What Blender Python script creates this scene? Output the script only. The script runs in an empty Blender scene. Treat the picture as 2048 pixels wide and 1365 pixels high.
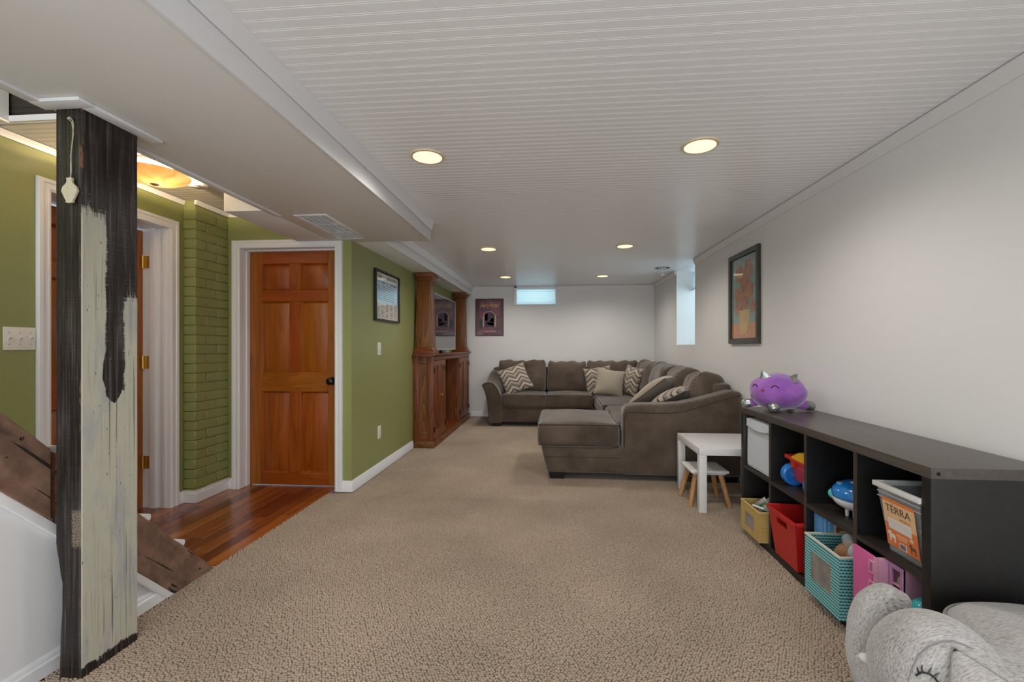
import bpy, bmesh, math, random
import numpy as np
from mathutils import Vector, Matrix, Euler, noise

random.seed(7)
C = bpy.context.scene.collection
SC = bpy.context.scene
PI = math.pi

# ------------------------------------------------------------------ camera
YAW = math.atan(70 / 872)
cam = bpy.data.cameras.new('camera')
cam.sensor_width = 36.0
cam.lens = 872 * 36.0 / 2048
cam.shift_x = -14 / 2048
cam.shift_y = 10.5 / 2048
cam.clip_start = 0.02
camo = bpy.data.objects.new('camera', cam)
C.objects.link(camo)
camo.location = (0, 0, 1.16)
camo.rotation_euler = (PI / 2, 0, YAW)
SC.camera = camo

# ------------------------------------------------------------------ world, light, exposure
w = bpy.data.worlds.new('daylight')
SC.world = w
w.use_nodes = True
bg = w.node_tree.nodes['Background']
bg.inputs[0].default_value = (0.72, 0.88, 1.0, 1)
bg.inputs[1].default_value = 1.0
SC.view_settings.view_transform = 'Standard'
SC.view_settings.look = 'None'
SC.view_settings.exposure = 0.45
SC.view_settings.gamma = 1.0
SC.view_settings.use_curve_mapping = False
SC.cycles.use_denoising = True


def lamp(name, kind, loc, energy, col=(1, 1, 1), rot=(0, 0, 0), size=None, size_y=None, spot=None, blend=0.5, parent=None):
    l = bpy.data.lights.new(name, kind)
    l.energy = energy
    l.color = col
    if kind == 'AREA':
        l.shape = 'RECTANGLE'
        l.size = size
        l.size_y = size_y
    elif size is not None:
        l.shadow_soft_size = size
    if spot:
        l.spot_size = spot
        l.spot_blend = blend
    o = bpy.data.objects.new(name, l)
    C.objects.link(o)
    o.location = loc
    o.rotation_euler = rot
    if parent is not None:
        o.parent = parent
        o.location = Vector(loc) - parent.location
    return o


# added fill light behind the camera, then daylight from the two small windows
lamp('fill_behind_camera', 'AREA', (-0.2, -1.95, 1.0), 54, (0.90, 0.96, 1.0), (PI / 2 + math.radians(12), 0, 0), 3.0, 1.6)
lamp('daylight_back_window', 'AREA', (-0.31, 7.62, 2.05), 4.5, (0.72, 0.9, 1.0), (-PI / 2, 0, 0), 0.8, 0.5)
lamp('daylight_side_window', 'AREA', (2.45, 5.42, 1.85), 9, (0.70, 0.9, 1.0), (0, PI / 2, 0), 0.9, 0.9)

# unseen lamp added at the stairwell top to brighten the hallway
lamp('stairwell_fill', 'AREA', (-2.30, 0.35, 2.92), 13, (1.0, 0.97, 0.90), (0, 0, 0), 0.9, 1.8)


# ------------------------------------------------------------------ mesh helpers
class MB:
    def __init__(s):
        s.v = []
        s.f = []

    def add(s, vs, fs):
        o = len(s.v)
        s.v += [tuple(v) for v in vs]
        s.f += [tuple(i + o for i in f) for f in fs]
        return s

    def box(s, x0, x1, y0, y1, z0, z1):
        vs = [(x, y, z) for z in (z0, z1) for y in (y0, y1) for x in (x0, x1)]
        return s.add(vs, [(0, 2, 3, 1), (4, 5, 7, 6), (0, 1, 5, 4), (2, 6, 7, 3), (0, 4, 6, 2), (1, 3, 7, 5)])

    def frustum(s, b, zb, t, zt):
        """b, t = (x0,x1,y0,y1)"""
        vs = [(b[0], b[2], zb), (b[1], b[2], zb), (b[1], b[3], zb), (b[0], b[3], zb),
              (t[0], t[2], zt), (t[1], t[2], zt), (t[1], t[3], zt), (t[0], t[3], zt)]
        return s.add(vs, [(3, 2, 1, 0), (4, 5, 6, 7), (0, 1, 5, 4), (1, 2, 6, 5), (2, 3, 7, 6), (3, 0, 4, 7)])

    def prism(s, poly, axis, a, b):
        n = len(poly)

        def P(p, t):
            return (t, p[0], p[1]) if axis == 'x' else (p[0], t, p[1]) if axis == 'y' else (p[0], p[1], t)
        vs = [P(p, a) for p in poly] + [P(p, b) for p in poly]
        fs = [tuple(range(n)), tuple(range(2 * n - 1, n - 1, -1))] + [(i, (i + 1) % n, (i + 1) % n + n, i + n) for i in range(n)]
        return s.add(vs, fs)

    def tube(s, pts, r, n=8):
        pts = [Vector(p) for p in pts]
        rs = r if isinstance(r, (list, tuple)) else [r] * len(pts)
        vs = []
        up = None
        for i, p in enumerate(pts):
            d = (pts[min(i + 1, len(pts) - 1)] - pts[max(i - 1, 0)]).normalized()
            if up is None:
                up = Vector((0, 0, 1)) if abs(d.z) < 0.9 else Vector((1, 0, 0))
            a = d.cross(up).normalized()
            up = a.cross(d).normalized()
            for k in range(n):
                t = 2 * PI * k / n
                vs.append(p + (a * math.cos(t) + up * math.sin(t)) * rs[i])
        fs = []
        m = len(pts)
        for i in range(m - 1):
            for k in range(n):
                fs.append((i * n + k, i * n + (k + 1) % n, (i + 1) * n + (k + 1) % n, (i + 1) * n + k))
        fs.append(tuple(range(n - 1, -1, -1)))
        fs.append(tuple((m - 1) * n + k for k in range(n)))
        return s.add(vs, fs)

    def lathe(s, prof, c=(0, 0, 0), axis='z', n=24, a0=0.0):
        vs = []
        for (r, h) in prof:
            for k in range(n):
                t = a0 + 2 * PI * k / n
                x, y = r * math.cos(t), r * math.sin(t)
                q = (x, y, h) if axis == 'z' else (h, x, y) if axis == 'x' else (y, h, x)
                vs.append((c[0] + q[0], c[1] + q[1], c[2] + q[2]))
        fs = []
        m = len(prof)
        for i in range(m - 1):
            for k in range(n):
                fs.append((i * n + k, i * n + (k + 1) % n, (i + 1) * n + (k + 1) % n, (i + 1) * n + k))
        gap = math.hypot(prof[0][0] - prof[-1][0], prof[0][1] - prof[-1][1])
        if gap < 0.02:      # profile comes back to its start: a closed ring, no end discs
            if gap > 1e-6:
                for k in range(n):
                    fs.append(((m - 1) * n + k, (m - 1) * n + (k + 1) % n, (k + 1) % n, k))
        else:
            fs.append(tuple(range(n - 1, -1, -1)))
            fs.append(tuple((m - 1) * n + k for k in range(n)))
        return s.add(vs, fs)

    def ell(s, c, r, n=24, m=14, amp=0.0, seed=0.0, sc=6.0):
        vs = []
        for i in range(1, m):
            t = PI * i / m
            for k in range(n):
                p = 2 * PI * k / n
                vs.append((math.sin(t) * math.cos(p), math.sin(t) * math.sin(p), math.cos(t)))
        vs += [(0, 0, 1), (0, 0, -1)]
        out = []
        for v in vs:
            q = Vector((c[0] + v[0] * r[0], c[1] + v[1] * r[1], c[2] + v[2] * r[2]))
            if amp:
                q += Vector(v) * noise.noise(q * sc + Vector((seed, seed, seed))) * amp
            out.append(q)
        fs = []
        for i in range(m - 2):
            for k in range(n):
                fs.append((i * n + k, (i + 1) * n + k, (i + 1) * n + (k + 1) % n, i * n + (k + 1) % n))
        T = (m - 1) * n
        for k in range(n):
            fs.append((k, (k + 1) % n, T))
            fs.append(((m - 2) * n + (k + 1) % n, (m - 2) * n + k, T + 1))
        return s.add(out, fs)

    def soft(s, c, size, r=0.04, puff=(0, 0, 0), n=12, amp=0.0, seed=0.0, sc=5.0, fn=None):
        h = [d / 2 for d in size]
        r = min(r, min(h) * 0.98)
        idx = {}
        vs = []
        fs = []

        def key(p):
            return tuple(round(q, 4) for q in p)

        def vert(p):
            k = key(p)
            if k in idx:
                return idx[k]
            pos = Vector((p[0] * h[0], p[1] * h[1], p[2] * h[2]))
            q = Vector([max(-(h[i] - r), min(h[i] - r, pos[i])) for i in range(3)])
            d = pos - q
            if d.length > 1e-9:
                pos = q + d.normalized() * r
            w = [(1 - p[i] ** 2) for i in range(3)]
            pos.x += puff[0] * p[0] * w[1] * w[2]
            pos.y += puff[1] * p[1] * w[0] * w[2]
            pos.z += puff[2] * p[2] * w[0] * w[1]
            if amp:
                pos += noise.noise_vector(pos * sc + Vector((seed * 3.1, seed * 1.7, seed))) * amp
            pos += Vector(c)
            if fn:
                pos = fn(pos)
            idx[k] = len(vs)
            vs.append(pos)
            return idx[k]
        g = [math.sin((2 * i / n - 1) * PI / 2) for i in range(n + 1)]
        for ax in range(3):
            for sg in (-1, 1):
                for i in range(n):
                    for j in range(n):
                        quad = []
                        for (a, b) in ((i, j), (i + 1, j), (i + 1, j + 1), (i, j + 1)):
                            p = [0, 0, 0]
                            p[ax] = sg
                            p[(ax + 1) % 3] = g[a]
                            p[(ax + 2) % 3] = g[b]
                            quad.append(vert(p))
                        fs.append(tuple(quad) if sg > 0 else tuple(quad[::-1]))
        return s.add(vs, fs)

    def pillow(s, wd, ht, th, n=18, amp=0.0, seed=0.0, pinch=0.09):
        """in local xz plane, thickness along y"""
        vs = []
        fs = []
        g = [math.sin((2 * i / n - 1) * PI / 2) for i in range(n + 1)]
        ids = {}
        for sg in (1, -1):
            for i in range(n + 1):
                for j in range(n + 1):
                    u, v = g[i], g[j]
                    edge = i in (0, n) or j in (0, n)
                    if edge and (i, j, 1) in ids:
                        ids[(i, j, sg)] = ids[(i, j, 1)]
                        continue
                    x = wd / 2 * u * (1 - pinch * (1 - v * v))
                    z = ht / 2 * v * (1 - pinch * (1 - u * u))
                    y = sg * th / 2 * (max(0, (1 - u * u) * (1 - v * v))) ** 0.42
                    q = Vector((x, y, z))
                    if amp:
                        q += noise.noise_vector(q * 7 + Vector((seed, seed * 2, 0))) * amp
                    ids[(i, j, sg)] = len(vs)
                    vs.append(q)
            for i in range(n):
                for j in range(n):
                    f = (ids[(i, j, sg)], ids[(i + 1, j, sg)], ids[(i + 1, j + 1, sg)], ids[(i, j + 1, sg)])
                    fs.append(f if sg < 0 else f[::-1])
        return s.add(vs, fs)

    def grid(s, fn, nu, nv):
        vs = [fn(i / nu, j / nv) for i in range(nu + 1) for j in range(nv + 1)]
        fs = []
        for i in range(nu):
            for j in range(nv):
                a = i * (nv + 1) + j
                fs.append((a, a + nv + 1, a + nv + 2, a + 1))
        return s.add(vs, fs)

    def xf(s, M):
        s.v = [tuple(M @ Vector(v)) for v in s.v]
        return s


def curve_through(pts, rs, k=5):
    """smooth path (Catmull-Rom) through points with radii"""
    P = [Vector(p) for p in pts]
    out, ro = [], []
    for i in range(len(P) - 1):
        a, b, c, d = P[max(i - 1, 0)], P[i], P[i + 1], P[min(i + 2, len(P) - 1)]
        for q in range(k):
            t = q / k
            out.append(0.5 * ((2 * b) + (c - a) * t + (2 * a - 5 * b + 4 * c - d) * t * t + (3 * b - a - 3 * c + d) * t ** 3))
            ro.append(rs[i] + (rs[i + 1] - rs[i]) * (3 * t * t - 2 * t ** 3 if rs[i + 1] > 0.005 else t ** 2))
    out.append(P[-1])
    ro.append(rs[-1])
    return out, ro


def wloc(o):
    p = Vector((0, 0, 0))
    while o is not None:
        p += o.location
        o = o.parent
    return p


def obj(name, mb, m, parent=None, bev=0.0, seg=2, smooth=None, world=True, recalc=True):
    off = wloc(parent) if (parent is not None and world) else Vector((0, 0, 0))
    me = bpy.data.meshes.new(name)
    bm = bmesh.new()
    vs = [bm.verts.new(Vector(v) - off) for v in mb.v]
    for f in mb.f:
        if len(set(f)) >= 3:
            try:
                bm.faces.new([vs[i] for i in f])
            except ValueError:
                pass
    if recalc:
        bmesh.ops.recalc_face_normals(bm, faces=bm.faces[:])
    if bev:
        es = [e for e in bm.edges if len(e.link_faces) == 2 and e.calc_face_angle(0) > 0.5]
        bmesh.ops.bevel(bm, geom=es, offset=bev, segments=seg, affect='EDGES', profile=0.6, clamp_overlap=True)
    bm.to_mesh(me)
    bm.free()
    if smooth is None:
        smooth = 40
    if smooth:
        me.polygons.foreach_set('use_smooth', [True] * len(me.polygons))
        me.set_sharp_from_angle(angle=math.radians(smooth))
    if m is not None:
        me.materials.append(m)
    o = bpy.data.objects.new(name, me)
    C.objects.link(o)
    if parent is not None:
        o.parent = parent
    return o


def thing(name, label, cat, loc=(0, 0, 0), rotz=0.0, group=None):
    o = bpy.data.objects.new(name, None)
    C.objects.link(o)
    o.location = loc
    o.rotation_euler = (0, 0, rotz)
    o.empty_display_size = 0.05
    return tag(o, label, cat, group)


def tag(o, label, cat, group=None):
    o['label'] = label
    o['category'] = cat
    if group:
        o['group'] = group
    return o


def struct(name, mb, m, label, parent=None, **k):
    o = obj(name, mb, m, parent, **k)
    if parent is None:
        o['kind'] = 'structure'
        o['label'] = label
    return o


def text_mesh(body, size, font_scale_x=1.0):
    cu = bpy.data.curves.new('lettering', 'FONT')
    cu.body = body
    cu.size = size
    cu.align_x = 'CENTER'
    cu.align_y = 'CENTER'
    cu.extrude = 0.0006
    cu.resolution_u = 3
    t = bpy.data.objects.new('lettering', cu)
    C.objects.link(t)
    dg = bpy.context.evaluated_depsgraph_get()
    dg.update()
    me = bpy.data.meshes.new_from_object(t.evaluated_get(dg))
    bpy.data.objects.remove(t)
    mb = MB()
    mb.v = [(v.co.x * font_scale_x, v.co.y, v.co.z) for v in me.vertices]
    mb.f = [tuple(p.vertices) for p in me.polygons]
    bpy.data.meshes.remove(me)
    return mb


# ------------------------------------------------------------------ material helpers
class NT:
    def __init__(s, name):
        s.m = bpy.data.materials.new(name)
        s.m.use_nodes = True
        s.t = s.m.node_tree
        s.b = s.t.nodes['Principled BSDF']
        s.out = s.t.nodes['Material Output']

    def put(s, sock, v):
        if isinstance(v, bpy.types.NodeSocket):
            s.t.links.new(v, sock)
        elif isinstance(v, (tuple, list)) and len(v) == 3 and sock.type == 'RGBA':
            sock.default_value = (*v, 1)
        else:
            sock.default_value = v

    def n(s, typ, out=0, props=None, **ins):
        nd = s.t.nodes.new(typ)
        for k, v in (props or {}).items():
            setattr(nd, k, v)
        for k, v in ins.items():
            key = int(k[1:]) if k[0] == 'i' and k[1:].isdigit() else k.replace('_', ' ')
            s.put(nd.inputs[key], v)
        return nd.outputs[out]

    def set(s, **k):
        for a, v in k.items():
            s.put(s.b.inputs[a.replace('_', ' ')], v)
        return s

    def math(s, op, a, b=0.0, c=0.0, clamp=False):
        nd = s.t.nodes.new('ShaderNodeMath')
        nd.operation = op
        nd.use_clamp = clamp
        s.put(nd.inputs[0], a)
        s.put(nd.inputs[1], b)
        s.put(nd.inputs[2], c)
        return nd.outputs[0]

    def coord(s, kind='Object'):
        return s.n('ShaderNodeTexCoord', kind)

    def xyz(s, v):
        nd = s.t.nodes.new('ShaderNodeSeparateXYZ')
        s.put(nd.inputs[0], v)
        return nd.outputs[0], nd.outputs[1], nd.outputs[2]

    def mapp(s, v, scale=(1, 1, 1), rot=(0, 0, 0), loc=(0, 0, 0)):
        return s.n('ShaderNodeMapping', Vector=v, Scale=scale, Rotation=rot, Location=loc)

    def noise(s, v, scale=5.0, detail=3.0, rough=0.5, dist=0.0, out=0):
        return s.n('ShaderNodeTexNoise', out, Vector=v, Scale=scale, Detail=detail, Roughness=rough, Distortion=dist)

    def ramp(s, f, stops, interp='LINEAR'):
        nd = s.t.nodes.new('ShaderNodeValToRGB')
        nd.color_ramp.interpolation = interp
        e = nd.color_ramp.elements
        while len(e) < len(stops):
            e.new(0.5)
        for el, (p, c) in zip(e, stops):
            el.position = p
            el.color = (*c, 1) if len(c) == 3 else c
        s.put(nd.inputs[0], f)
        return nd.outputs[0]

    def mix(s, f, a, b, blend='MIX'):
        nd = s.t.nodes.new('ShaderNodeMix')
        nd.data_type = 'RGBA'
        nd.blend_type = blend
        s.put(nd.inputs[0], f)
        s.put(nd.inputs[6], a)
        s.put(nd.inputs[7], b)
        return nd.outputs[2]

    def step(s, x, edge, soft=0.01):
        nd = s.t.nodes.new('ShaderNodeMapRange')
        nd.interpolation_type = 'SMOOTHSTEP'
        s.put(nd.inputs[0], x)
        s.put(nd.inputs[1], s.math('SUBTRACT', edge, soft) if isinstance(edge, bpy.types.NodeSocket) else edge - soft)
        s.put(nd.inputs[2], s.math('ADD', edge, soft) if isinstance(edge, bpy.types.NodeSocket) else edge + soft)
        return nd.outputs[0]

    def bump(s, h, strength=0.3, dist=0.005):
        nd = s.t.nodes.new('ShaderNodeBump')
        nd.inputs['Strength'].default_value = strength
        nd.inputs['Distance'].default_value = dist
        s.put(nd.inputs['Height'], h)
        s.put(s.b.inputs['Normal'], nd.outputs[0])
        return s


def paint(name, col, rough=0.5, var=0.03, bump=0.08, scale=60.0, spec=0.4):
    k = NT(name)
    v = k.coord()
    f = k.noise(v, 1.6, 3)
    c2 = tuple(max(0, q * (1 - var * 2)) for q in col)
    k.set(Base_Color=k.mix(f, col, c2), Roughness=rough, Specular_IOR_Level=spec)
    k.bump(k.noise(v, scale, 2), bump, 0.002)
    return k.m


def plastic(name, col, rough=0.3, spec=0.5, metal=0.0, coat=0.0):
    k = NT(name)
    v = k.coord()
    f = k.noise(v, 14, 2)
    k.set(Base_Color=k.mix(f, col, tuple(q * 0.9 for q in col)), Roughness=rough, Specular_IOR_Level=spec, Metallic=metal, Coat_Weight=coat)
    return k.m


def wood(name, dark, mid, light, axis='z', scale=1.0, rough=0.35, coat=0.15, rand=0.0, bump=0.05, ring=0.5):
    k = NT(name)
    v = k.coord()
    if rand:
        r = k.n('ShaderNodeObjectInfo', 'Random')
        off = k.n('ShaderNodeCombineXYZ', i0=k.math('MULTIPLY', r, 13.0), i1=k.math('MULTIPLY', r, 31.0), i2=k.math('MULTIPLY', r, 7.0))
        v = k.n('ShaderNodeVectorMath', props={'operation': 'ADD'}, i0=v, i1=off)
    S = {'x': (1.2, 14, 14), 'y': (14, 1.2, 14), 'z': (14, 14, 1.2)}[axis]
    S = tuple(q * scale for q in S)
    vm = k.mapp(v, S)
    a = k.noise(vm, 1.4, 5, 0.55, 0.6)
    fine = k.noise(k.mapp(v, tuple(q * 7 for q in S)), 2.0, 3, 0.6)
    rings = k.math('FRACT', k.math('MULTIPLY', k.noise(vm, 0.45, 2, 0.4, 0.3), 9.0))
    t = k.math('ADD', k.math('MULTIPLY', a, 1.0 - ring), k.math('MULTIPLY', rings, ring))
    t = k.math('ADD', k.math('MULTIPLY', t, 0.8), k.math('MULTIPLY', fine, 0.2))
    col = k.ramp(t, [(0.2, dark), (0.5, mid), (0.8, light)])
    if rand:
        g = k.math('ADD', k.math('MULTIPLY', r, rand), 1.0 - rand * 0.55)
        col = k.n('ShaderNodeHueSaturation', Color=col, Value=g, Hue=k.math('ADD', k.math('MULTIPLY', r, 0.022), 0.49))
    k.set(Base_Color=col, Roughness=rough, Coat_Weight=coat, Coat_Roughness=0.25)
    k.bump(t, bump, 0.002)
    return k.m


def fabric(name, col, col2, scale=220.0, rough=0.9, bump=0.35, sheen=0.3, blotch=3.0):
    k = NT(name)
    v = k.coord()
    big = k.noise(v, blotch, 3)
    fine = k.noise(v, scale, 2)
    f = k.math('ADD', k.math('MULTIPLY', big, 0.6), k.math('MULTIPLY', fine, 0.4))
    k.set(Base_Color=k.ramp(f, [(0.3, col), (0.7, col2)]), Roughness=rough, Sheen_Weight=sheen, Sheen_Roughness=0.5, Specular_IOR_Level=0.2)
    k.bump(fine, bump, 0.002)
    return k.m


def emit(name, col, strength):
    k = NT(name)
    k.set(Base_Color=col, Emission_Color=col, Emission_Strength=strength)
    return k.m


M = {}
M['white_wall'] = paint('white_wall_paint', (0.80, 0.785, 0.77), 0.6)
M['ceiling'] = paint('ceiling_paint', (0.86, 0.86, 0.87), 0.30, 0.02, 0.03, 30, 0.8)
M['soffit'] = paint('soffit_paint', (0.80, 0.785, 0.77), 0.55, 0.03, 0.1, 25)
M['hall_ceiling'] = paint('hall_ceiling_paint', (0.72, 0.68, 0.58), 0.45)
M['trim'] = paint('trim_paint', (0.80, 0.80, 0.82), 0.32, 0.02, 0.04, 18, 0.5)
M['green'] = paint('green_paint', (0.285, 0.305, 0.115), 0.34, 0.03, 0.06, 45, 0.45)
M['door_v'] = wood('stained_wood_vertical', (0.17, 0.033, 0.002), (0.30, 0.066, 0.003), (0.41, 0.11, 0.009), 'z', 1.0, 0.36, 0.2, 0.06, 0.05, 0.22)
M['door_h'] = wood('stained_wood_horizontal', (0.17, 0.033, 0.002), (0.30, 0.066, 0.003), (0.41, 0.11, 0.009), 'x', 1.0, 0.36, 0.2, 0.06, 0.05, 0.22)
M['oak_v'] = wood('oak_vertical', (0.050, 0.010, 0.001), (0.165, 0.040, 0.005), (0.26, 0.078, 0.012), 'z', 1.3, 0.42, 0.04, 0.12)
M['oak_h'] = wood('oak_lengthwise', (0.050, 0.010, 0.001), (0.165, 0.040, 0.005), (0.26, 0.078, 0.012), 'y', 1.3, 0.42, 0.04, 0.12)
M['plank'] = wood('cherry_plank', (0.13, 0.025, 0.006), (0.24, 0.055, 0.01), (0.36, 0.10, 0.02), 'y', 0.8, 0.22, 0.35, 0.9, 0.02, 0.3)
M['black_brown'] = wood('black_brown_laminate', (0.005, 0.0045, 0.0045), (0.0095, 0.0085, 0.0085), (0.017, 0.015, 0.0145), 'y', 2.2, 0.42, 0.0, 0.0, 0.03, 0.2)
M['shelf_edge'] = wood('brown_shelf_edge', (0.030, 0.022, 0.017), (0.045, 0.034, 0.026), (0.065, 0.05, 0.038), 'y', 2.2, 0.45, 0.0, 0.0, 0.03, 0.2)
M['leg_wood'] = wood('pale_beech', (0.36, 0.17, 0.055), (0.47, 0.245, 0.09), (0.56, 0.32, 0.13), 'z', 1.0, 0.45, 0.05)
M['old_dark'] = wood('dark_old_timber', (0.010, 0.007, 0.006), (0.022, 0.015, 0.012), (0.045, 0.03, 0.022), 'x', 1.0, 0.7, 0.0)
M['brass'] = plastic('brass', (0.75, 0.55, 0.20), 0.28, 0.5, 1.0)
M['dark_metal'] = plastic('dark_bronze', (0.02, 0.016, 0.013), 0.25, 0.5, 0.6)
M['black'] = plastic('black_plastic', (0.012, 0.012, 0.013), 0.3)
M['silver'] = plastic('silver_plastic', (0.45, 0.46, 0.48), 0.35, 0.5, 0.6)
M['ivory'] = plastic('ivory_plastic', (0.82, 0.79, 0.72), 0.35)
M['white_lac'] = plastic('white_lacquer', (0.80, 0.79, 0.78), 0.35)
M['white_plastic'] = plastic('white_plastic', (0.78, 0.78, 0.76), 0.4)

# carpet: looped pile, colour only; the loops are real geometry
k = NT('beige_loop_carpet')
v = k.coord()
f = k.math('ADD', k.math('MULTIPLY', k.noise(v, 1.4, 3), 0.5), k.math('MULTIPLY', k.noise(v, 90, 2), 0.5))
k.set(Base_Color=k.ramp(f, [(0.35, (0.30, 0.228, 0.17)), (0.65, (0.47, 0.37, 0.285))]), Roughness=0.95, Sheen_Weight=0.15, Specular_IOR_Level=0.1)
k.bump(k.noise(v, 420, 2), 0.5, 0.002)
M['carpet'] = k.m

# sofa: brown chenille with a fine diagonal wale
k = NT('brown_chenille')
v = k.coord()
x, y, z = k.xyz(v)
nz = k.noise(v, 40, 2)
diag = k.math('ADD', k.math('ADD', k.math('MULTIPLY', x, 92.0), k.math('MULTIPLY', y, 60.0)), k.math('ADD', k.math('MULTIPLY', z, -110.0), k.math('MULTIPLY', nz, 1.1)))
wale = k.math('ABSOLUTE', k.math('SUBTRACT', k.math('FRACT', diag), 0.5))
big = k.noise(v, 3.2, 4, 0.6)
f = k.math('ADD', k.math('MULTIPLY', k.math('ADD', k.math('MULTIPLY', k.math('SUBTRACT', big, 0.5), 1.25), 0.5), 0.55), k.math('MULTIPLY', wale, 0.98))
k.set(Base_Color=k.ramp(f, [(0.30, (0.036, 0.022, 0.014)), (0.46, (0.078, 0.053, 0.037)), (0.60, (0.125, 0.089, 0.065)), (0.74, (0.21, 0.16, 0.122))]),
      Roughness=0.75, Sheen_Weight=0.5, Sheen_Roughness=0.4, Specular_IOR_Level=0.25)
k.bump(wale, 0.6, 0.005)
M['sofa'] = k.m
M['piping'] = fabric('dark_brown_piping', (0.035, 0.022, 0.016), (0.05, 0.034, 0.025), 300)
M['beige_cushion'] = fabric('beige_velvet', (0.30, 0.25, 0.185), (0.40, 0.34, 0.26), 200, 0.7, 0.2, 0.5)
M['taupe_cushion'] = fabric('taupe_velvet', (0.17, 0.14, 0.11), (0.24, 0.20, 0.16), 200, 0.7, 0.2, 0.5)


def tumbling(name, back=(0.06, 0.045, 0.038)):
    """woven zigzag / cube pattern on one face, plain brown on the other"""
    k = NT(name)
    v = k.coord()
    x, y, z = k.xyz(v)
    u = k.math('ABSOLUTE', k.math('SUBTRACT', k.math('FRACT', k.math('MULTIPLY', x, 5.6)), 0.5))
    zig = k.math('FRACT', k.math('ADD', k.math('MULTIPLY', z, 7.2), k.math('MULTIPLY', u, 1.0)))
    cell = k.math('FRACT', k.math('MULTIPLY', k.math('FLOOR', k.math('ADD', k.math('MULTIPLY', z, 7.2), k.math('MULTIPLY', u, 1.0))), 0.37))
    band = k.ramp(zig, [(0.0, (0.50, 0.42, 0.32)), (0.30, (0.075, 0.06, 0.06)), (0.42, (0.22, 0.185, 0.16)), (0.62, (0.40, 0.31, 0.24)), (0.86, (0.045, 0.035, 0.034))], 'CONSTANT')
    seam = k.math('LESS_THAN', k.math('ABSOLUTE', k.math('SUBTRACT', u, 0.25)), 0.235)
    c = k.mix(seam, (0.30, 0.25, 0.20), band)
    front = k.math('LESS_THAN', y, 0.002)
    c = k.mix(front, back, c)
    k.set(Base_Color=c, Roughness=0.9, Sheen_Weight=0.2)
    k.bump(k.noise(v, 260, 2), 0.3, 0.002)
    return k.m


M['pattern'] = tumbling('zigzag_woven')

# old post: dark stain with worn patches of pale paint
k = NT('worn_painted_post')
v = k.coord()
x, y, z = k.xyz(v)
grain = k.noise(k.mapp(v, (95, 95, 3.0)), 1.0, 5, 0.65)
fine = k.noise(k.mapp(v, (160, 160, 24)), 1.0, 3, 0.6)
saw = k.noise(k.mapp(v, (5, 9, 210)), 1.0, 2, 0.5)
wob = k.math('SUBTRACT', k.noise(k.mapp(v, (24, 24, 9)), 1.0, 4, 0.6), 0.5)
yw = k.math('ADD', y, k.math('MULTIPLY', wob, 0.022))
zw = k.math('ADD', z, k.math('MULTIPLY', wob, 0.09))
left = k.math('MULTIPLY', k.math('SUBTRACT', 1.0, k.step(yw, 0.083, 0.012)), k.math('SUBTRACT', 1.0, k.step(zw, 1.64, 0.10)))
right = k.math('MULTIPLY', k.step(yw, 0.150, 0.016), k.math('SUBTRACT', 1.0, k.step(zw, 1.35, 0.10)))
low = k.math('SUBTRACT', 1.0, k.step(zw, 0.99, 0.022))
pale = k.math('MAXIMUM', k.math('MAXIMUM', left, right), low)
knot = k.n('ShaderNodeVectorMath', 'Value', props={'operation': 'LENGTH'}, i0=k.n('ShaderNodeCombineXYZ', i0=k.math('MULTIPLY', k.math('SUBTRACT', yw, 0.110), 3.0), i1=k.math('SUBTRACT', zw, 1.06)))
pale = k.math('MULTIPLY', pale, k.step(knot, 0.112, 0.012))
pale = k.math('MULTIPLY', pale, k.step(k.math('ADD', z, k.math('MULTIPLY', wob, 0.08)), 0.035, 0.02))
ragged = k.math('ADD', k.math('MULTIPLY', k.math('SUBTRACT', fine, 0.5), 1.5), k.math('MULTIPLY', k.math('SUBTRACT', saw, 0.5), 0.7))
pale = k.step(k.math('ADD', pale, k.math('MULTIPLY', ragged, k.math('SUBTRACT', 1.0, k.math('MULTIPLY', pale, 0.62)))), 0.5, 0.16)
face = k.step(x, 0.0945, 0.0012)
pale = k.math('MULTIPLY', pale, face)
stain = k.noise(k.mapp(v, (9, 9, 3.0)), 1.0, 5, 0.65)
pcol = k.ramp(stain, [(0.28, (0.42, 0.40, 0.33)), (0.5, (0.46, 0.44, 0.36)), (0.62, (0.36, 0.37, 0.36)), (0.75, (0.43, 0.39, 0.29))])
pcol = k.mix(k.math('MULTIPLY', k.step(grain, 0.60, 0.07), 0.35), pcol, (0.17, 0.16, 0.14))
dcol = k.ramp(k.math('ADD', k.math('MULTIPLY', grain, 0.88), k.math('MULTIPLY', saw, 0.12)), [(0.36, (0.008, 0.006, 0.0055)), (0.5, (0.022, 0.016, 0.0135)), (0.60, (0.05, 0.042, 0.04)), (0.72, (0.12, 0.115, 0.12))])
edge_wear = k.math('MULTIPLY', k.step(k.noise(k.mapp(v, (50, 50, 14)), 1.0, 3, 0.6), 0.60, 0.02), k.math('MULTIPLY', k.step(x, 0.0885, 0.002), k.math('SUBTRACT', 1.0, k.step(y, 0.006, 0.002))))
dcol = k.mix(edge_wear, dcol, (0.16, 0.075, 0.04))
rub = k.math('MULTIPLY', k.math('MULTIPLY', k.step(z, 0.46, 0.01), k.math('SUBTRACT', 1.0, k.step(z, 0.585, 0.01))), k.math('MULTIPLY', k.step(x, 0.060, 0.004), k.math('SUBTRACT', 1.0, face)))
dcol = k.mix(k.math('MULTIPLY', rub, k.step(k.noise(v, 260, 2), 0.5, 0.1)), dcol, (0.30, 0.23, 0.17))
crack = k.step(k.noise(k.mapp(v, (110, 110, 0.8)), 1.0, 2, 0.5), 0.665, 0.010)
specks = k.step(k.noise(k.mapp(v, (120, 120, 40)), 1.0, 2, 0.5), 0.74, 0.01)
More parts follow.
